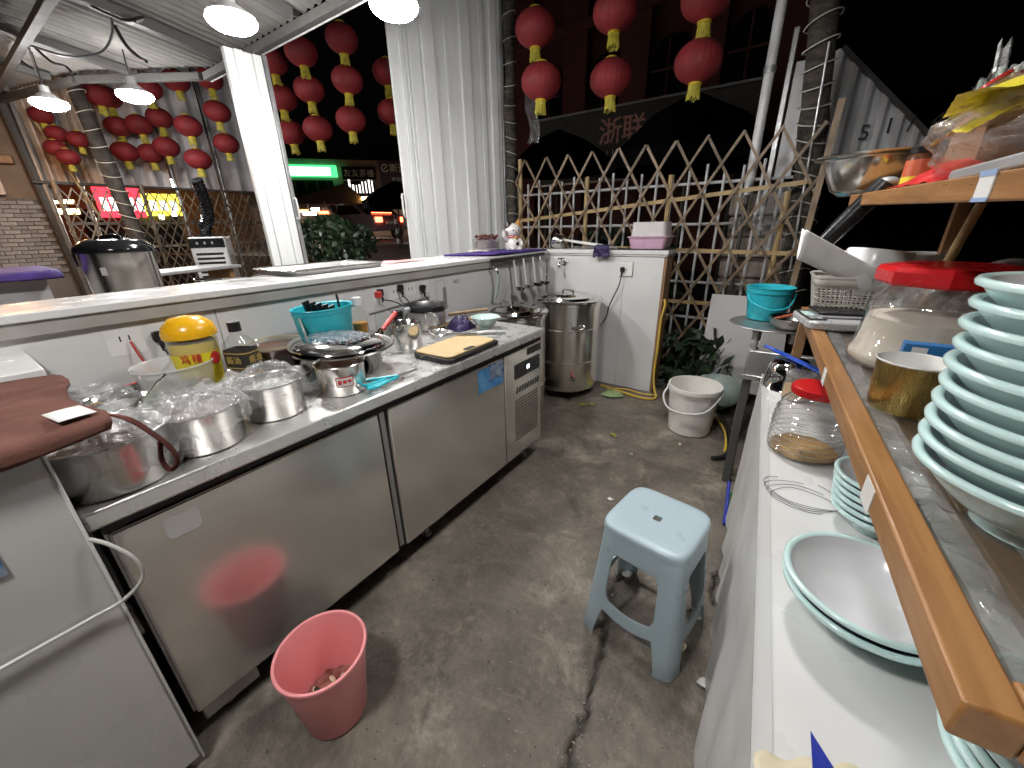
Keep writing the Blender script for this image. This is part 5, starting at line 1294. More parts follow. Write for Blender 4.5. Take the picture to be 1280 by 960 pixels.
# ================================================================ soup barrels
def barrel(label, x, y, r, h, rz, tapz=.2):
    t = thing('soup_barrel', label, 'soup barrel', (x, y, 0), rz, 'tall steel soup barrels in the corner')
    G().lathe([(.0, .07), (r * .93, .07), (r * .93, .09), (r * .98, .10)] + [(r * .98, .30), (r * .995, .303), (r * .995, .31), (r * .98, .313), (r * .98, .56), (r * .995, .563), (r * .995, .57), (r * .98, .573), (r * .98, h - .03), (r * 1.02, h - .025), (r * 1.02, h - .005), (.0, h - .004)], 64).build('barrel_body', 'steel_barrel', t, angle=30)
    l = G().lathe([(r * .9, h - .003), (r * 1.055, h), (r * 1.06, h + .008), (r * 1.0, h + .013), (r * .86, h + .015), (r * .82, h + .030), (r * .45, h + .036), (r * .42, h + .042), (.0, h + .044)], 64).build('lid', 'steel_shiny', t, angle=40)
    G().tube(smoothpath([(-.05, 0, h + .042), (-.045, 0, h + .066), (.045, 0, h + .066), (.05, 0, h + .042)], 5), .006, 8).build('lid_handle', 'steel_shiny', l)
    for s in (-35, 145):
        hd = G().tube(smoothpath([(r, -.05, h - .16), (r + .03, -.05, h - .17), (r + .035, 0, h - .185), (r + .03, .05, h - .17), (r, .05, h - .16)], 5), .006, 8, M=RZ(s)).build('side_handle', 'steel_shiny', t)
    tp = G().tube([(r * .95, 0, tapz), (r + .05, 0, tapz), (r + .085, 0, tapz - .012)], [.019, .019, .016], 12, M=RZ(-40)).build('drain_tap', 'steel_shiny', t)
    G().tube([(r + .035, 0, tapz + .012), (r + .035, 0, tapz + .035)], .006, 8, M=RZ(-40)).build('tap_stem', 'steel_shiny', tp)
    G().bar((r + .0, -.004, tapz + .038), (r + .07, .0, tapz + .044), .016, .006, M=RZ(-40)).build('tap_lever', 'red_plastic', tp)
    G().lathe([(.0166, -.008), (.0175, 0), (.0166, .008)], 12, RZ(-40) @ T(r + .03, 0, tapz) @ RY(90)).build('tap_ring', 'label_gold', tp)
    for k in range(3):
        a = radians(30 + 120 * k); G().box((r * .7 * cos(a) - .02, r * .7 * sin(a) - .02, 0), (r * .7 * cos(a) + .02, r * .7 * sin(a) + .02, .07)).build('foot', 'black_plastic', t)
    return t
barrel('left steel soup barrel half hidden by the fridge end', -1.545, 2.14, .262, .79, 0, .33)
barrel('tall steel soup barrel with lid and drain tap before the white end wall', -1.46, 2.86, .262, .775, -12, .19)

# ================================================================ floor objects in the aisle
def stool():
    t = thing('plastic_stool', 'pale blue-grey square plastic stool in the aisle', 'stool', (-.212, 1.083, 0), -8)
    H = .45
    def se(phi, w, n=5.5):
        c, s = cos(phi), sin(phi); k = (abs(c) ** n + abs(s) ** n) ** (-1 / n); return w * k * c, w * k * s
    def W(v): return .131 + .034 * v + (.008 * v * v)
    N = 36
    def sidefn(g, side, u0, u1, v0, v1):
        pts = []
        for u, v in ((u0, v0[0]), (u0, v1[0]), (u1, v1[1]), (u1, v0[1])):
            ph = radians(side * 90) + u * pi / 4; x, y = se(ph, W(v)); pts.append((x, y, H - .012 - v * (H - .012)))
        g.add(pts, [(0, 1, 2, 3)])
    g = G()
    wt = lambda u: .19 + (.055 * max(0, (abs(u) - .50) / .14) ** 3)
    wb = lambda u: .605 + .045 * (1 - (u / .64) ** 2) - (.07 * max(0, (abs(u) - .50) / .14) ** 3)
    gt = lambda u: .70 + .055 * (1 - (u / .72) ** 2) + .245 * max(0, (abs(u) - .60) / .12) ** 2.2
    for side in range(4):
        us = [-1 + 2 * i / 60 for i in range(61)]
        us = sorted(set(us + [-.64, .64, -.72, .72, -.62, .62, -.70, .70]))
        for u0, u1 in zip(us, us[1:]):
            m = (u0 + u1) / 2
            ivs = []
            if abs(m) < .64:
                ivs = [((0, 0), (wt(u0), wt(u1))), ((wb(u0), wb(u1)), (min(1, gt(u0)), min(1, gt(u1))))]
            elif abs(m) < .72: ivs = [((0, 0), (min(1, gt(u0)), min(1, gt(u1))))]
            else: ivs = [((0, 0), (1, 1))]
            for a, b in ivs:
                K = 6
                for k in range(K):
                    va = (a[0] + (b[0] - a[0]) * k / K, a[1] + (b[1] - a[1]) * k / K); vb = (a[0] + (b[0] - a[0]) * (k + 1) / K, a[1] + (b[1] - a[1]) * (k + 1) / K)
                    sidefn(g, side, u0, u1, va, vb)
    me = g.build('leg_frame', 'stool_plastic', t, angle=50)
    bm = __import__('bmesh').new(); bm.from_mesh(me.data); __import__('bmesh').ops.remove_doubles(bm, verts=bm.verts, dist=.0004); bm.to_mesh(me.data); bm.free()
    me.data.set_sharp_from_angle(angle=radians(50))
    md = me.modifiers.new('solid', 'SOLIDIFY'); md.thickness = .006; md.offset = -1
    md = me.modifiers.new('bevel', 'BEVEL'); md.width = .0022; md.segments = 2; md.limit_method = 'ANGLE'; md.angle_limit = radians(50)
    # seat: rounded shell with a square hole
    g = G(); n = 96; rings = []
    for q, z in ((None, -.003), (.20, -.0028), (.5, -.001), (.8, .0), (.93, -.0005), (.98, -.004), (1.003, -.0085), (1.012, -.0145), (1.012, -.03)):
        row = []
        for i in range(n):
            ph = 2 * pi * i / n
            if q is None: x, y = se(ph + .0, .0125, 9)
            else: x, y = se(ph, .1335 * q, 5.5 if q > .4 else 7)
            row.append((x, y, H + z))
        rings.append(row)
    vs = [p for r in rings for p in r]; fs = [(j * n + i, (j + 1) * n + i, (j + 1) * n + (i + 1) % n, j * n + (i + 1) % n) for j in range(len(rings) - 1) for i in range(n)]
    low = len(vs); vs += [(x, y, H - .012) for x, y, z in rings[0]]; fs += [(i, (i + 1) % n, low + (i + 1) % n, low + i) for i in range(n)]
    g.add(vs, [f[::-1] for f in fs]); s = g.build('seat', 'stool_plastic', t, angle=50)
    for side in range(4):
        ph = radians(side * 90 + 45); x, y = se(ph, W(1) - .016)
        G().prism(rrect(.036, .036, .012, cx=x, cy=y), .0, .004).build('foot_pad', 'edge_trim_white', t)
    return t
stool()
t = thing('pink_bucket', 'round coral pink plastic waste bucket by the worktop fridge', 'bucket', (-.872, .292, .0), 0)
G().lathe([(.0, 0), (.078, 0), (.084, .006), (.114, .244), (.119, .247), (.121, .252), (.119, .257), (.112, .256), (.109, .246), (.081, .010), (.0, .008)], 64).build('bucket_body', 'pink_plastic', t, angle=50)
t = thing('kitchen_waste', 'heap of dark scraps at the bottom of the pink bucket', 'waste', (-.872, .292, .009), 0)
g = G(); g.grid(lambda u, v: ((.088 * v * cos(2 * pi * u)), (.088 * v * sin(2 * pi * u)), .03 * (1 - v) + .045 + .02 * noise.noise(Vector((v * cos(6.28 * u) * 4, v * sin(6.28 * u) * 4, 3)))), 40, 12); g.build('heap', 'trash', t)
for i in range(14):
    a = random.uniform(0, 6.28); q = random.uniform(0, .05); G().ball((q * cos(a), q * sin(a), .082), random.uniform(.008, .017), 7, 5, (1.3, .7, .5)).build('scrap', random.choice(['paper_pink', 'trash', 'paper_cream', 'leaf_dark']), t)
t = thing('white_pail', 'white plastic pail with a rope like bail handle near the far wall', 'pail', (-.405, 2.66, 0), 0)
G().lathe([(.0, 0), (.125, 0), (.132, .006), (.155, .28), (.160, .282), (.161, .30), (.166, .302), (.167, .325), (.165, .330), (.157, .330), (.154, .31), (.151, .28), (.128, .01), (.0, .008)], 56).build('pail_body', 'white_pail_plastic', t, angle=40)
G().tube(smoothpath([(-.16, -.03, .29), (-.175, -.075, .24), (-.12, -.15, .19), (-.01, -.178, .185), (.10, -.155, .21), (.155, -.07, .27), (.158, -.02, .29)], 6), .006, 8).build('bail', 'white_plastic', t)
for s in (-1, 1): G().ball((s * .162, -.01, .29), .013, 10, 6).build('bail_lug', 'white_plastic', t)
t = thing('tipped_bucket', 'grey green bucket lying tipped behind the white pail', 'bucket', (-.30, 3.05, .16), 0)
Mt = RZ(-25) @ RX(62)
G().lathe([(.0, -.13), (.105, -.13), (.112, -.124), (.145, .12), (.152, .122), (.154, .138), (.146, .138), (.14, .12), (.108, -.118), (.0, -.122)], 48, RZ(25) @ RX(-115) @ RZ(0)).build('bucket_body', 'greygreen_plastic', t, angle=45)
t = thing('pale_board', 'pale grey board with a notch leaning on the lattice fence', 'board', (-.50, 3.25, .12), -2, None)
pts = [(0, 0), (.56, 0), (.50, .70), (.33, .70)] + [(.295 + .035 * cos(a), .70 - .03 * sin(a)) for a in [pi * i / 8 for i in range(1, 8)]] + [(.26, .70), (.0, .70)]
G().prism(pts, 0, .012, RX(80)).build('board', 'board_pale', t, smooth=False)
leafy('leafy_plant', 'dark leafy plant growing against the lattice by the pale board', 'plant', (-.48, 3.30, 0), .20, .50, 260, .12, 'leaf_dark', 5)
leafy('leafy_plant', 'low dark plant behind the lattice near the wall end', 'plant', (-.72, 3.55, 0), .25, .42, 300, .10, 'leaf_dark', 6)
leafy('leafy_plant', 'dim shrub behind the white railing and bamboo lattice', 'plant', (-1.7, 4.4, 0), .8, 1.25, 900, .12, 'leaf_dark', 8)
# stand with round plate
t = thing('steel_stand', 'steel stand with a round plate top at the far end of the right counter', 'stand', (-.08, 2.13, 0), 2)
G().box((-.035, .0, .60), (.55, .03, .745)).build('front_apron', 'steel_dull', t, bevel=.004)
G().box((-.04, .0305, .60), (-.01, .65, .745)).build('side_apron', 'steel_dull', t, bevel=.004)
G().box((-.045, -.01, .60), (.55, -.0005, .625)).build('lip', 'steel_pot', t, bevel=.003)
for x, y in ((-.02, .02), (.5, .02), (-.02, .62), (.5, .62)): G().box((x - .02, y - .018, 0), (x + .02, y + .018, .5995)).build('leg', 'roof_steel', t, bevel=.004)
G().lathe([(.0, .0), (.19, .0), (.205, .006), (.203, .012), (.19, .008), (.0, .008)], 48, T(.04, .36, .80)).build('plate', 'steel_dull', t, angle=60)
for x, y in ((-.02, .22), (.14, .22), (.06, .5)): G().tube([(x, y, .7455), (x, y, .80)], .02, 10).build('spacer', 'steel_dull', t)
def bucket(name, label, cat, loc, r0, r1, h, m, rz=0):
    t = thing(name, label, cat, loc, rz)
    G().lathe([(.0, 0), (r0 - .006, 0), (r0, .005), (r1 - .006, h - .03), (r1 - .002, h - .028), (r1, h - .004), (r1 + .004, h), (r1 - .002, h + .002), (r1 - .009, h - .004), (r0 - .005, .008), (.0, .006)], 48).build('bucket_body', m, t, angle=40)
    G().tube(smoothpath([(-r1 + .005, -.01, h - .03), (-r1 * .75, -r1 * .72, h * .58), (0, -r1 * 1.04, h * .40), (r1 * .75, -r1 * .72, h * .48), (r1 + .006, -.01, h - .03)], 7), .0045, 8).build('bail', m, t)
    return t
bucket('teal_bucket', 'small bright teal bucket standing on the round plate', 'bucket', (-.10, 2.60, .8095), .088, .115, .175, 'teal_plastic', 10)
t = thing('steel_bowl', 'shallow steel bowl holding an orange scrap on the round plate', 'bowl', (.03, 2.40, .8095))
G().lathe([(.0, 0), (.07, 0), (.095, .03), (.108, .058), (.113, .06), (.106, .058), (.092, .032), (.068, .004), (.0, .004)], 44).build('bowl_body', 'steel_pot', t, angle=60)
G().bar((-.08, .02, .04), (.0, .05, .066), .025, .006).build('orange_scrap', 'pack_orange', t)
# hoses and scraps on the floor
def hose(pts, r, m, label): return tag(G().tube(smoothpath(pts, 8), r, 9).build('hose', m), label, 'hose')
hose([(-.788, 3.14, .78), (-.775, 3.13, .74), (-.79, 3.12, .62), (-.785, 3.10, .40), (-.79, 3.1, .2), (-.77, 3.08, .08), (-.74, 3.04, .015), (-.80, 2.98, .012), (-.95, 3.0, .012), (-1.1, 3.04, .012), (-1.22, 3.07, .012)], .009, 'hose_yellow', 'yellow hose hanging at the wall end and running along the floor')
hose([(-.74, 3.1, .012), (-.85, 3.06, .014), (-1.0, 3.09, .012), (-1.15, 3.02, .012)], .007, 'hose_yellow', 'second thin yellow hose lying along the foot of the end wall')
hose([(-.32, 2.85, .015), (-.22, 2.8, .018), (-.16, 2.6, .015), (-.14, 2.4, .015), (-.2, 2.32, .015)], .012, 'hose_black', 'black hose coiled on the floor behind the white pail')
hose([(-.28, 2.95, .04), (-.18, 2.75, .045), (-.12, 2.45, .02), (-.10, 2.2, .015)], .010, 'hose_black', 'thick black hose lying by the stand leg')
hose([(-.26, 2.86, .03), (-.19, 2.68, .035), (-.155, 2.5, .03), (-.15, 2.42, .02)], .008, 'hose_yellow', 'short yellow hose lying over the black hoses by the stand')
hose([(-.05, 2.02, .02), (-.06, 1.92, .05), (-.045, 1.80, .02), (-.03, 1.72, .01)], .007, 'hose_green', 'green hose end at the foot of the right counter')
hose([(-.075, 1.95, .12), (-.06, 1.86, .04), (-.05, 1.75, .012)], .009, 'deep_blue', 'dark blue hose end at the foot of the right counter')
t = thing('cabbage_scrap', 'pale green vegetable leaf lying at the foot of the end wall', 'vegetable leaf', (-1.06, 2.93, .008), 20)
for k in range(7): G().grid(lambda u, v: ((u - .5) * .03 + .02 * (k - 3) + .01 * sin(k), (v - .5) * .14, .006 + .006 * noise.noise(Vector((u * 3, v * 6, k)))), 4, 8, M=RZ(k * 9 - 27)).build('leaf_rib', 'veg_green', t)
def fleaf(x, y, s, m, label):
    g = G(); g.grid(lambda u, v: ((u - .5) * s * sin(pi * min(.98, max(.02, v))), (v - .5) * s * 1.7, .004 + .006 * (u - .5) ** 2 * 4 + .006 * noise.noise(Vector((u * 3, v * 3, s * 50)))), 6, 8, M=RZ(random.uniform(0, 180)))
    o = g.build('fallen_leaf', m, loc=(x, y, 0)); tag(o, label, 'leaf', 'leaves and scraps fallen on the floor')
fleaf(-1.18, 2.62, .05, 'leaf_yellow', 'yellowing leaf on the floor before the tall soup barrel')
fleaf(-1.12, 2.66, .035, 'leaf_yellow', 'small yellow leaf right of the leaf before the soup barrel')
fleaf(-.80, 2.29, .036, 'leaf_yellow', 'lone yellow leaf in the middle of the aisle floor')
fleaf(-.40, 2.40, .022, 'paper_cream', 'pale scrap on the floor before the white pail')
fleaf(-.563, 1.64, .022, 'paper_white', 'white paper scrap on the floor left of the stool')
fleaf(.012, .965, .03, 'paper_white', 'white scrap on the floor by the right counter')
fleaf(-.62, 2.12, .014, 'paper_white', 'tiny white crumb far down the aisle')
fleaf(-.07, 1.05, .022, 'paper_cream', 'pale chip beside the near leg of the stool')

# ================================================================ right side, in a frame turned four degrees
RA = 4.05
def RF(x, y, z=0): c, s = cos(radians(RA)), sin(radians(RA)); return (.156 + x * c - y * s, .324 + x * s + y * c, z)
t = thing('white_counter', 'white topped counter along the right side with a clear plastic drape', 'counter', RF(0, 0), RA)
G().box((-.076, -.8, .675), (.72, 1.63, .70)).build('counter_top', 'right_counter_white', t, bevel=.003)
G().box((-.074, -.8, .60), (-.058, 1.62, .6745)).build('front_board', 'right_counter_white', t, bevel=.002)
for y in (-.6, .6, 1.55):
    for x in (-.03, .65): G().box((x - .025, y - .025, 0), (x + .025, y + .025, .6745)).build('leg', 'wood_plain', t)
def drape(u, v):
    y = -.8 + 2.42 * u; z = .702 - .69 * v
    q = .008 * v * sin(y * 37 + 1.5 * sin(y * 6)) + .012 * v * noise.noise(Vector((y * 7, v * 2, 2)))
    return (-.082 - .012 * v + q, y, z)
G().grid(drape, 260, 30).build('plastic_drape', 'drape_film', t, angle=180)
G().box((-.0815, -.8, .7005), (-.058, 1.62, .7025)).build('edge_tape', 'translucent_white', t)
# lower shelf with wooden frame and glass
t = thing('wooden_shelf', 'brown wooden framed glass shelf standing over the right counter', 'shelf', RF(0, 0), RA)
ZS = 1.0
G().box((0, -.0, ZS - .037), (.036, 1.62, ZS)).build('front_rail', 'wood_shelf', t, bevel=.003)
G().box((.0365, .0, ZS - .037), (.62, .04, ZS - .0005)).build('end_rail', 'wood_shelf', t, bevel=.003)
G().box((.0365, 1.58, ZS - .037), (.62, 1.62, ZS - .0005)).build('end_rail', 'wood_shelf', t, bevel=.003)
G().box((.585, .0405, ZS - .037), (.62, 1.5795, ZS - .001)).build('back_rail', 'wood_shelf', t, bevel=.003)
G().box((.085, .0405, ZS - .037), (.115, 1.5795, ZS - .016)).build('rail_reflection', 'wood_shelf', t, bevel=.002)  # brown strip under the glass, stands in for the front rail's reflection
G().box((.0368, .0405, ZS - .014), (.5845, 1.5795, ZS - .006)).build('glass_pane', 'glass_shelf', t)
G().grid(lambda u, v: (.040 + .03 * u + .003 * noise.noise(Vector((u, v * 40, 1))), .042 + 1.53 * v, ZS - .004 + .003 * abs(noise.noise(Vector((u * 2, v * 30, 2))))), 4, 200).build('edge_film', 'film', t, angle=180)
for x, y in ((.02, 1.6), (.6, 1.6), (.6, .02)): G().box((x - .016, y - .016, .7005), (x + .016, y + .016, ZS - .0375)).build('post', 'wood_plain', t)
for y, s in ((.30, 1), (.80, .8)): G().box((-.0012, y - .022 * s, ZS - .040), (-.0002, y + .022 * s, ZS - .004)).build('price_tag', 'paper_white', t)
# upper shelf
t = thing('upper_shelf', 'wooden upper shelf board on a bamboo prop at the right edge', 'shelf', RF(.055, .30, 1.332), 0, None, (radians(1.28), 0, radians(RA)))
G().box((0, -.6, 0), (.29, 1.27, .034)).build('shelf_board', 'wood_shelf', t, bevel=.003)
G().box((-.002, .16, .002), (-.0004, .205, .036)).build('price_tag', 'paper_white', t)
G().box((-.0026, .158, .030), (-.0021, .207, .037)).build('tag_edge', 'tag_blue', t)
G().box((-.0026, .158, .000), (-.0021, .207, .005)).build('tag_edge', 'tag_blue', t)
G().tube([(.19, .98, -.34), (.215, .90, -.002)], .011, 10).build('prop_stick', 'bamboo_pale', t)
for y in (.3, 1.2): G().box((.255, y, -.33), (.285, y + .03, -.001)).build('post', 'wood_plain', t)

# mint bowls
def mintbowl(label, x, y, z, r=.108, h=.068, rf=.046, group='mint melamine bowls on the shelf', first=[None], tilt=(0, 0)):
    key = (r, h)
    if first[0] is None: first[0] = {}
    if key not in first[0]:
        t = thing('mint_bowl', label, 'bowl'); a, b = bowl_prof(r, h, rf, .0055, .014)
        # rolled rim
        a = a[:-3] + [(r + .003, h - .002), (r + .004, h + .002), (r + .002, h + .005), (r - .003, h + .0055), (r - .0065, h + .003)]
        b = [(r - .0065, h + .003)] + b[1:]
        G().lathe(a, 72).build('outside', 'mint_melamine', t, angle=70); G().lathe(b, 72).build('inside', 'mint_inside', t, angle=70)
        first[0][key] = t
    else: t = dup(first[0][key], label=label)
    t.location = RF(x, y, z); t['group'] = group
    t.rotation_euler = (radians(tilt[0]), radians(tilt[1]), random.uniform(0, 6))
    return t
# world centre (.265,.605): into local
c_, s_ = cos(radians(RA)), sin(radians(RA)); dx, dy = .265 - .156, .605 - .324
sx_, sy_ = dx * c_ + dy * s_, -dx * s_ + dy * c_
NTH = ['lowest', 'second', 'third', 'fourth', 'fifth', 'sixth', 'seventh', 'eighth', 'ninth', 'topmost']
for k in range(10):
    mintbowl(f'{NTH[k]} mint bowl' + (' counted from the bottom' if 0 < k < 9 else '') + ' in the tall stack on the glass shelf', sx_ + random.uniform(-.0012, .0012), sy_ + random.uniform(-.0012, .0012), ZS - .0055 + .0215 * k, group='mint bowls in the tall stack on the shelf')
GB = 'mint bowls on the white counter'
mintbowl('lower mint bowl of the nested pair on the white counter', .058, .36, .7005, group=GB)
mintbowl('upper mint bowl of the nested pair on the white counter, empty and white inside', .056, .362, .7190, group=GB)
for k in range(6):
    mintbowl(f'{["lowest","second","third","fourth","fifth","topmost"][k]} small mint bowl' + (' from the bottom' if 0 < k < 5 else '') + ' in the short stack behind the nested pair', .128 - .002 * k, .655 + .001 * k, +.7005 + .0155 * k, .076, .045, .034, group='small mint bowls in the short stack')
for k in range(4):
    mintbowl(f'{["lowest","second","third","topmost"][k]} mint bowl in the half hidden stack under the near shelf corner', .205, .165, .7005 + .0185 * k, group='mint bowls under the near shelf corner')
# plastic bag around the base of the stack
t = thing('plastic_bag', 'wrinkled clear bag lying on the glass shelf by the tall bowl stack', 'bag', RF(.175, .30, ZS - .0055), 10)
G().grid(bagfn(.05, .10, .035, 6, .3), 46, 26).build('bag_film', 'film', t, angle=25)
# gold cup, blue box, flour jar
t = thing('gold_cup', 'gold foil paper cup with white inside on the glass shelf', 'cup', RF(.092, .615, ZS - .0055))
G().lathe([(.0, 0), (.047, 0), (.049, .003), (.054, .088)], 40).build('cup_body', 'gold_foil', t)
G().lathe([(.054, .088), (.0555, .090), (.0545, .092), (.052, .089), (.0465, .006), (.0, .005)], 40).build('lining', 'paper_white', t)
t = thing('blue_box', 'small blue box with white script leaning behind the gold cup', 'box', RF(.135, .715, ZS - .0055), RA - 6)
G().box((-.042, -.012, 0), (.045, .014, .10)).build('carton', 'box_blue', t, bevel=.001)
G().box((-.03, -.0128, .082), (-.008, -.0122, .094)).build('print_patch', 'print_white', t)
g = G(); g.tube([(.032 * cos(a), -.0126, .045 + .022 * sin(a)) for a in [2 * pi * i / 24 for i in range(24)]], .0016, 5, closed=True); g.tube(smoothpath([(-.026, -.0126, .042), (-.018, -.0126, .052), (-.012, -.0126, .040), (-.004, -.0126, .053), (.002, -.0126, .041), (.01, -.0126, .05), (.016, -.0126, .041), (.026, -.0126, .047)], 4), .002, 5)
g.build('emblem', 'print_white', t)
t = thing('storage_jar', 'large clear storage jar of flour with a faceted red lid on the shelf', 'jar', RF(.185, .93, ZS - .0055), 12)
t.scale = (1.06, 1.06, 1.03)
G().lathe([(.0, 0), (.118, 0), (.128, .008), (.130, .03), (.121, .042), (.115, .10), (.112, .125), (.116, .135), (.108, .148), (.090, .172), (.082, .182), (.082, .20), (.0, .2005)], 56).build('jar_body', 'jar_clear', t, angle=60)
G().lathe([(.0, .003), (.114, .004), (.124, .012), (.126, .028), (.117, .042), (.112, .09), (.110, .110), (.04, .118), (.0, .113)], 48).build('flour', 'flour', t, angle=60)
def facet(p):
    a = atan2(p.y, p.x); k = 1 / cos(((a + pi / 8) % (pi / 4)) - pi / 8); r = sqrt(p.x ** 2 + p.y ** 2); return Vector((r * k * cos(a) * .965, r * k * sin(a) * .965, p.z))
G().lathe([(.09, .180), (.108, .182), (.112, .188), (.112, .210), (.106, .219), (.09, .222), (.0, .219)], 64, fn=facet).build('lid', 'red_lid', t, angle=25)
# kitchen scale
t = thing('kitchen_scale', 'silver digital kitchen scale with a black weighing plate on the shelf corner', 'scale', RF(.055, 1.31, ZS + .0005), RA + 10)
g = G(); g.prism(rrect(.17, .21, .03), .0, .026); g.build('scale_body', 'silver_plastic', t, bevel=.006)
G().box((-.04, -.05, .0265), (.085, .09, .034)).build('base_plate', 'grey_plastic', t, bevel=.003)
G().prism(rrect(.145, .135, .012, cx=.03, cy=.03), .0345, .042).build('weighing_plate', 'black_plastic', t, bevel=.002)
G().prism(rrect(.05, .16, .01, cx=-.056, cy=.0), .0262, .0285).build('control_face', 'label_black', t)
G().box((-.074, -.02, .0287), (-.044, .055, .0296)).build('display', 'pale_mint', t)
for k in range(4): G().box((-.072 + .018 * (k % 2), -.066 + .022 * (k // 2), .0287), (-.058 + .018 * (k % 2), -.050 + .022 * (k // 2), .0302)).build('button', 'silver_plastic', t, bevel=.0005)
# basket
t = thing('plastic_basket', 'white perforated plastic basket at the far end of the shelf', 'basket', RF(.135, 1.47, ZS + .0005), RA)
t.scale = (1.1, 1.1, 1.1)
w0, d0, w1, d1, hb = .20, .14, .25, .18, .125
g = G(); a = rrect(w0, d0, .02); b = rrect(w1, d1, .025); n = len(a)
g.add([(x, y, .0) for x, y in a] + [(x, y, .02) for x, y in rrect(w0 + .01, d0 + .01, .02)], [tuple(range(n))[::-1]] + [(i, (i + 1) % n, n + (i + 1) % n, n + i) for i in range(n)])
c4 = rrect(w1 - .012, d1 - .010, .022)
g.add([(x, y, .095) for x, y in c4] + [(x, y, hb) for x, y in b], [(i, (i + 1) % n, n + (i + 1) % n, n + i) for i in range(n)])
g.build('basket_body', 'basket_white', t, solid=.003)
g = G()
def side(q): return rrect(w0 + .01 + (w1 - w0 - .022) * q, d0 + .01 + (d1 - d0 - .02) * q, .022, 8)
for k in range(6):
    q = k / 5; g.tube([(x, y, .02 + .075 * q) for x, y in side(q)], .0022, 5, closed=True)
A, B = side(0), side(1)
def lerp_ring(ring, m):
    out = []; L = [0]
    P = ring + [ring[0]]
    for i in range(len(ring)): L.append(L[-1] + sqrt((P[i + 1][0] - P[i][0]) ** 2 + (P[i + 1][1] - P[i][1]) ** 2))
    for k in range(m):
        s = L[-1] * k / m; i = max(j for j in range(len(L)) if L[j] <= s + 1e-9); i = min(i, len(ring) - 1); f = (s - L[i]) / max(1e-9, L[i + 1] - L[i])
        out.append((P[i][0] + (P[i + 1][0] - P[i][0]) * f, P[i][1] + (P[i + 1][1] - P[i][1]) * f))
    return out
for p, q in zip(lerp_ring(A, 60), lerp_ring(B, 60)): g.tube([(p[0], p[1], .018), (q[0], q[1], .097)], .0022, 5)
o = g.build('lattice_side', 'basket_white', t); stuff(o)
G().tube([(x, y, hb) for x, y in b], .005, 6, closed=True).build('rim', 'basket_white', t)
def tubp(name, label, x, y, z, r0, r1, h, m='translucent_white', tilt=(0, 0), cat='bowl', group=None):
    t = thing(name, label, cat, RF(x, y, z), 0, group, (radians(tilt[0]), radians(tilt[1]), 0))
    G().lathe([(.0, 0), (r0, 0), (r0 + .003, .004), (r1, h), (r1 + .005, h + .001), (r1 + .004, h + .003), (r1 - .002, h), (r0, .006), (.0, .004)], 40).build('cup_body', m, t, angle=50); return t
tubp('plastic_bowl', 'translucent plastic bowl tilted upright in the white basket', .125, 1.44, ZS + .10, .055, .085, .10, 'milky_white', tilt=(12, 10))
tubp('plastic_cup', 'upturned translucent cup beside the tilted bowl in the basket', .16, 1.47, ZS + .22, .085, .068, .105, 'milky_white', tilt=(174, 6), cat='cup')
tubp('plastic_tub', 'white ribbed plastic tub right of the basket behind the red lidded jar', .27, 1.50, ZS + .02, .055, .075, .19, 'milky_white', cat='tub')
t = thing('plastic_bag', 'clear knotted bag of dried food behind the red jar lid', 'bag', RF(.285, 1.30, ZS - .005), 0)
G().grid(bagfn(.085, .08, .19, 9, .2), 40, 26).build('bag_film', 'film_foggy', t, angle=28)
G().ball((0, 0, .07), .06, 14, 10, (1, 1, 1.1)).build('contents', 'hay', t)
t = thing('plastic_bag', 'clear bag handle loop between the red jar and the bowl stack', 'bag', RF(.30, 1.02, ZS - .005), 0)
G().grid(bagfn(.09, .09, .16, 12, .22), 40, 24).build('bag_film', 'film', t, angle=28)
G().tube(smoothpath([(-.06, 0, .14), (-.045, .0, .20), (0, 0, .225), (.05, 0, .205), (.065, 0, .13)], 6), .012, 9).build('loop', 'film_foggy', t)
# white scoop with black handle
t = thing('rice_scoop', 'white scoop with a thick black handle standing in the basket', 'scoop', RF(.03, 1.42, ZS + .18), RA)
h0 = Vector((-.045, -.05, .055)); h1 = Vector((.075, -.06, .235))
G().tube([h0, h0.lerp(h1, .4), h1], [.024, .027, .028], 16).build('handle', 'black_plastic', t)
G().ball(tuple(h1 + (h1 - h0).normalized() * .002), .028, 16, 8, (1, 1, .5)).build('handle_end', 'silver_plastic', t)
g = G(); g.grid(lambda u, v: (-.095 + .21 * v, -.085 + .17 * u, .075 - .10 * v - .06 * sin(pi * u) + .035 * (2 * u - 1) ** 4 * (1 - .6 * v)), 20, 16); g.build('blade', 'white_plastic', t, solid=.003)

# items on the counter under the shelf
t = thing('storage_jar', 'ribbed clear plastic jar with a red lid and amber residue on the white counter', 'jar', RF(.022, .955, .7005), 0)
prof = [(.0, 0), (.072, 0), (.082, .006)]
for k in range(8):
    z = .012 + k * .0165
    if k: G().tube([((.0885 if k < 6 else .0885 - .002 * (k - 5)) * cos(a), (.0885 if k < 6 else .0885 - .002 * (k - 5)) * sin(a), z) for a in [2 * pi * i / 40 for i in range(40)]], .0016, 6, closed=True).build('rib', 'jar_rib', t)
    prof += [(.087 + (.002 if k < 5 else -.002 * (k - 5)), z), (.0825 - (0 if k < 5 else .002 * (k - 5)), z + .008)]
prof += [(.078, .148), (.060, .168), (.052, .176), (.052, .188), (.0, .1885)]
G().lathe(prof, 56).build('jar_body', 'jar_clear', t, angle=70)
G().lathe([(.0, .003), (.07, .004), (.079, .008), (.080, .014), (.070, .011), (.05, .006), (.0, .005)], 40, fn=lambda p: p + Vector((0, 0, .006 * noise.noise(p * 40)))).build('residue', 'residue', t)
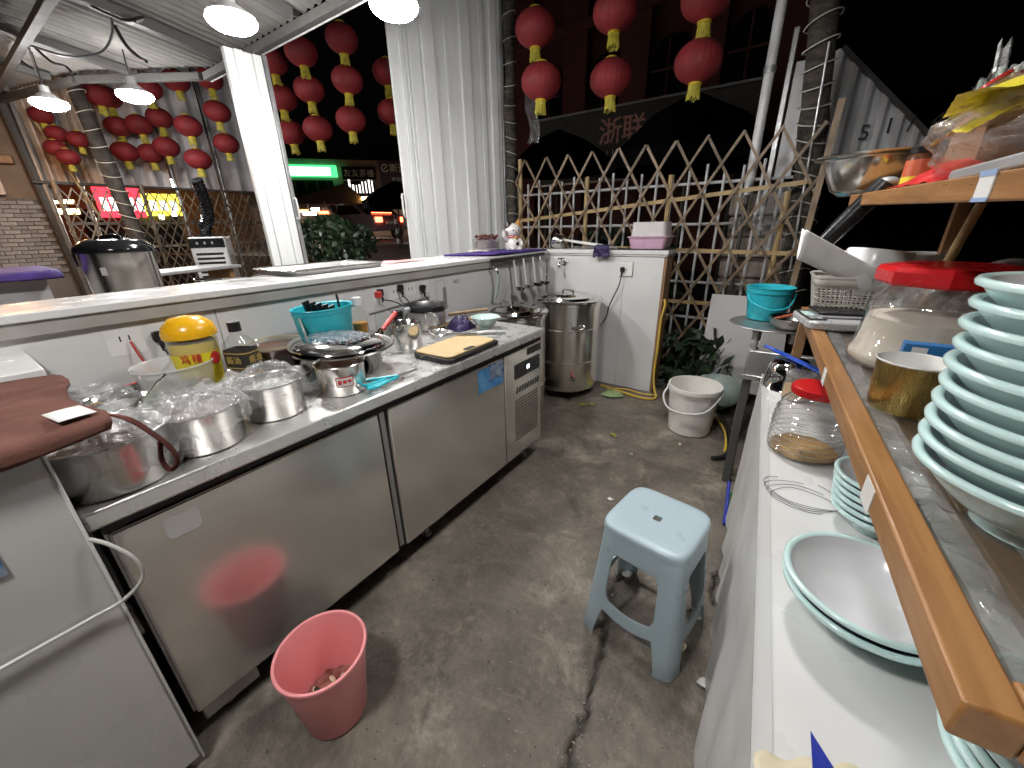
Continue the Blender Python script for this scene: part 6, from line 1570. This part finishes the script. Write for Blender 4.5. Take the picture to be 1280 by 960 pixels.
G().lathe([(.052, .178), (.060, .179), (.062, .185), (.061, .198), (.058, .201), (.0, .202)], 56, fn=lambda p: Vector((p.x * (1 + .012 * cos(28 * atan2(p.y, p.x))), p.y * (1 + .012 * cos(28 * atan2(p.y, p.x))), p.z))).build('lid', 'red_lid', t, angle=30)
t = thing('steel_cup', 'upturned shiny steel pot at the far end of the white counter', 'pot', RF(.0, 1.50, .7005))
G().lathe([(.085, .0), (.082, .003), (.078, .06), (.070, .095), (.055, .112), (.0, .115)], 44).build('pot_body', 'steel_shiny', t, angle=60)
t = thing('glass_jar', 'small ribbed glass jar before the upturned steel pot', 'jar', RF(.025, 1.375, .7005))
G().lathe([(.0, 0), (.040, 0), (.046, .01), (.046, .06), (.042, .07), (.044, .075), (.042, .08), (.044, .085), (.042, .09), (.044, .095), (.04, .1), (.0, .1)], 36).build('jar_body', 'jar_milky', t, angle=60)
G().lathe([(.0, .004), (.042, .006), (.042, .05), (.0, .05)], 28).build('contents', 'residue', t)
G().lathe([(.045, .094), (.046, .104), (.0, .106)], 28).build('lid', 'film_foggy', t)
t = thing('blue_knife', 'blue plastic knife lying across the steel pot and glass jar', 'knife', RF(-.03, 1.50, .822), 0)
G().bar((-.03, .06, .005), (.15, -.16, -.006), .024, .006).build('blade', 'blue_plastic', t, bevel=.001)
G().tube([(-.03, .06, .005), (-.07, .10, .008)], [.007, .006], 8).build('tip', 'blue_plastic', t)
t = thing('string_loops', 'thin dark string loops lying on the white counter', 'string', RF(.01, .715, .7012))
for k in range(4):
    G().tube([((.062 + .006 * k) * cos(a) + .006 * sin(3 * a + k), (.045 + .004 * k) * sin(a) + .01 * k - .02, .0006 + .0008 * k) for a in [radians(10 + 300 * i / 40 + 40 * k) for i in range(41)]], .0007, 4).build('loop', 'hose_black', t)
tag(G().add([RF(-.016, .145, .7035), RF(.024, .085, .7025), RF(.0, .06, .7025), RF(-.018, .075, .704)], [(0, 3, 2, 1)]).build('blue_scrap', 'deep_blue', smooth=False, solid=.001), 'dark blue plastic scrap at the near end of the white counter', 'plastic scrap')
g = G(); g.grid(lambda u, v: RF(-.075 + .13 * u + .004 * sin(12 * v), -.02 + (.104 + .055 * u + .004 * sin(u * 19)) * v, .7025 + .002 * abs(noise.noise(Vector((u * 5, v * 5, 0))))), 20, 10)
tag(g.build('cream_paper', 'paper_cream', solid=.0006), 'torn cream paper at the near edge of the white counter', 'paper')

# items on the upper shelf
def UF(x, y, z=0): q = y - .30; return RF(.055 + x, y, 1.332 + .0345 + q * .0223 + z)
t = thing('steel_basin', 'deep steel mixing basin at the far end of the upper shelf', 'basin', UF(.045, 1.66, -.004), 0)
G().lathe([(.0, 0), (.07, 0), (.10, .02), (.128, .085), (.134, .112), (.166, .122), (.168, .126), (.132, .117), (.125, .086), (.095, .022), (.0, .004)], 56).build('basin_body', 'steel_pot', t, angle=60)
def sauce(label, x, y, m2, h=.15):
    t = thing('sauce_jar', label, 'jar', UF(x, y), random.uniform(0, 90), 'dark capped sauce jars on the upper shelf')
    G().lathe([(.0, 0), (.03, 0), (.032, .005), (.032, h * .75), (.026, h * .84), (.0, h * .84)], 28).build('jar_body', 'sauce_brown', t, angle=50)
    G().lathe([(.0325, h * .12), (.0325, h * .68)], 28).build('label', m2, t)
    G().lathe([(.0, h * .83), (.029, h * .83), (.030, h * .97), (.027, h), (.0, h)], 24).build('cap', 'black_plastic', t)
    G().lathe([(.033, h * .14), (.033, h * .30)], 28).build('label_stripe', 'pack_yellow', t)
sauce('dark capped sauce jar with orange label at the front of the upper shelf', .085, 1.22, 'pack_orange', .10)
sauce('dark capped sauce jar with red label behind the front jar', .14, 1.27, 'pack_red', .105)
sauce('dark capped sauce jar partly hidden by the steel basin', .15, 1.36, 'pack_orange', .11)
t = thing('snack_pack', 'red snack packet lying at the front of the upper shelf', 'packet', UF(.055, 1.0), RA + 12)
G().grid(lambda u, v: (-.03 + .16 * u, -.10 + .2 * v, .004 + .045 * sin(pi * u) * sin(pi * v) + .006 * noise.noise(Vector((u * 7, v * 7, 2)))), 24, 24).build('packet', 'pack_red', t, angle=50)
t = thing('plastic_bag', 'big clear bag holding yellow packets on the upper shelf', 'bag', UF(.165, .86, .002), RA)
G().grid(bagfn(.15, .24, .15, 15, .14), 64, 40).build('bag_film', 'film_foggy', t, angle=25)
G().grid(lambda u, v: (-.150 + .07 * u, -.17 + .20 * v, .062 + .045 * u + .012 * sin(pi * v) + .006 * noise.noise(Vector((u * 7, v * 7, 1)))), 16, 16).build('yellow_packet', 'pack_yellow', t)
t = thing('snack_pack', 'yellow packet with red marks on top of the big clear bag', 'packet', UF(.095, .72, .10), RA - 10)
G().grid(lambda u, v: (-.10 + .20 * u, -.10 + .20 * v, .012 + .03 * sin(pi * u) * sin(pi * v) + .012 * noise.noise(Vector((u * 4, v * 4, 5)))), 24, 24).build('packet', 'pack_yellow', t, angle=50)
G().lathe([(.0, 0), (.022, 0), (.02, .004), (.0, .005)], 16, T(-.055, .02, .042) @ RY(-35)).build('red_mark', 'pack_red', t)
t = thing('snack_pack', 'small red packet tucked behind the yellow packet', 'packet', UF(.13, .80, .142), RA)
G().grid(lambda u, v: (-.06 + .14 * u, -.05 + .1 * v, .01 + .025 * sin(pi * u) * sin(pi * v)), 14, 14).build('packet', 'pack_red', t)
t = thing('straw_carton', 'brown carton packed with clear wrapped straws on the upper shelf', 'carton', UF(.20, 1.06), RA + 4)
for a, b in (((-.085, -.06, 0), (-.081, .10, .165)), ((.135, -.06, 0), (.139, .10, .165)), ((-.0805, -.06, 0), (.1345, -.056, .165)), ((-.0805, .096, 0), (.1345, .10, .165))): G().box(a, b).build('carton_side', 'cardboard', t)
G().box((-.0805, -.0555, .001), (.1345, .0955, .02)).build('carton_floor', 'cardboard', t)
for i in range(12):
    for j in range(4):
        x = -.07 + i * .017; y = -.045 + j * .038
        G().tube([(x, y, .02), (x + random.uniform(-.006, .006), y, .205 + random.uniform(-.01, .012))], .006, 7).build('straw', 'straw_white' if random.random() < .75 else 'straw_green', t)
G().grid(lambda u, v: (-.085 + .225 * u, -.02 + .1 * v, .205 + .022 * noise.noise(Vector((u * 9, v * 5, 2))) + .014 * noise.noise(Vector((u * 26, v * 12, 5)))), 50, 14).build('wrapper_ends', 'film_foggy', t, angle=25)
G().grid(lambda u, v: (-.095 + .02 * u, -.03 + .02 * v, .2 + .055 * v + .01 * sin(9 * u)), 6, 8).build('wrapper_tip', 'film_foggy', t, angle=25)
t = thing('grey_tray', 'flat grey tray lying under the big clear bag', 'tray', UF(.02, .56, .001), RA)
G().box((.0, -.3, 0), (.28, .16, .018)).build('tray_body', 'grey_plastic', t, bevel=.004)

# ================================================================ beyond the left wall: bar, bucket, cooler, table
t = thing('bar_counter', 'white bar counter behind the low wall at the far left', 'counter', (-3.05, -.6, .045))
G().box((-.6, -1.4, -.045), (.0, .93, 1.09)).build('counter_body', 'white_board', t)
G().box((-.63, -1.4, 1.0905), (.03, .95, 1.12)).build('counter_top', 'white_stone', t, bevel=.004)
t = thing('purple_sheet', 'purple cloth spread over the far left bar counter', 'cloth', (-3.0, .0, 1.166))
G().grid(lambda u, v: (-.55 + .62 * u, -1.2 + 1.58 * v, .004 + .006 * noise.noise(Vector((u * 4, v * 6, 3))) - (.03 * max(0, u - .93) / .07)), 20, 40).build('cloth', 'purple_cloth', t, solid=.008, angle=180)
t = thing('purple_rag', 'bunched purple rag lying on the far left bar counter', 'cloth', (-2.98, .02, 1.175))
G().grid(crump(.10, .14, .09, 5), 30, 30).build('cloth', 'purple_cloth', t, angle=45)
t = thing('thermal_bucket', 'big steel insulated bucket with a black lid behind the low wall', 'bucket', (-2.76, .565, .95), 20)
t.scale = (.84, .84, 1.0)
G().lathe([(.0, 0), (.158, 0), (.162, .006), (.166, .30), (.0, .30)], 56).build('bucket_body', 'steel_barrel', t)
G().lathe([(.168, .295), (.18, .298), (.182, .31), (.174, .325), (.158, .335), (.14, .35), (.10, .358), (.085, .352), (.0, .352)], 56).build('lid', 'black_lid_plastic', t, angle=60)
G().tube(smoothpath([(-.08, 0, .35), (-.06, 0, .368), (.06, 0, .368), (.08, 0, .35)], 5), .010, 10).build('lid_handle', 'black_lid_plastic', t)
for s in (0, 180): G().box((.168, -.03, .24), (.182, .03, .30), RZ(s + 60)).build('latch', 'steel_shiny', t, bevel=.002)
G().box((.1625, -.012, .20), (.168, .012, .235), RZ(-60)).build('small_label', 'paper_white', t)
t = thing('bar_stool', 'dark wooden stand under the insulated bucket', 'stand', (-2.78, .585, 0))
G().box((-.2, -.2, .92), (.2, .2, .949)).build('top', 'wood_plain', t, bevel=.004)
for sx in (-1, 1):
    for sy in (-1, 1): G().box((sx * .17 - .02, sy * .17 - .02, 0), (sx * .17 + .02, sy * .17 + .02, .9195)).build('leg', 'wood_plain', t)
t = thing('air_cooler', 'white portable air cooler with louvres and a black hose', 'air cooler', (-4.15, 1.47, .555), 57)
t.scale = (.74, .8, 1.03)
G().box((-.17, -.15, 0), (.17, .15, .72)).build('cabinet', 'white_metal', t, bevel=.012)
G().box((-.165, -.158, .64), (.165, -.1505, .71)).build('control_panel', 'black_plastic', t, bevel=.002)
for k in range(3): G().lathe([(.0, 0), (.012, 0), (.010, .010), (.0, .011)], 14, T(-.09 + .07 * k, -.1585, .675) @ RX(90)).build('knob', 'silver_plastic', t)
G().box((-.13, -.152, .20), (.13, -.1502, .60)).build('grille_recess', 'black_gap', t)
for k in range(11): G().box((-.13, -.166, .215 + k * .035), (.13, -.1525, .232 + k * .035), None).build('louvre', 'white_plastic', t)
G().box((.171, -.10, .15), (.176, .10, .58)).build('side_panel', 'trim_grey', t, bevel=.003)
g = G(); path = smoothpath([(-.02, .0, .72), (-.02, .0, .78), (.03, .02, .86), (.05, .03, .95), (.04, .03, 1.06), (.03, .0, 1.14)], 8)
g.tube(path, [.055 + .008 * (i % 2) for i in range(len(path))], 16); g.build('air_hose', 'black_lid_plastic', t, smooth=False)
G().box((-.12, -.06, .7205), (.09, .08, .735)).build('hose_base', 'black_plastic', t)
t = thing('stall_bench', 'low grey slatted bench behind the low wall by the air cooler', 'bench', (-3.35, .95, .0), 20)
for k in range(3): G().box((-.14 + k * .1, -.35, 1.09), (-.05 + k * .1, .35, 1.11)).build('plank', 'galvanised', t, bevel=.003)
for y in (-.3, .3): G().box((-.1, y - .02, 0), (.1, y + .02, 1.0895)).build('leg', 'wood_plain', t)
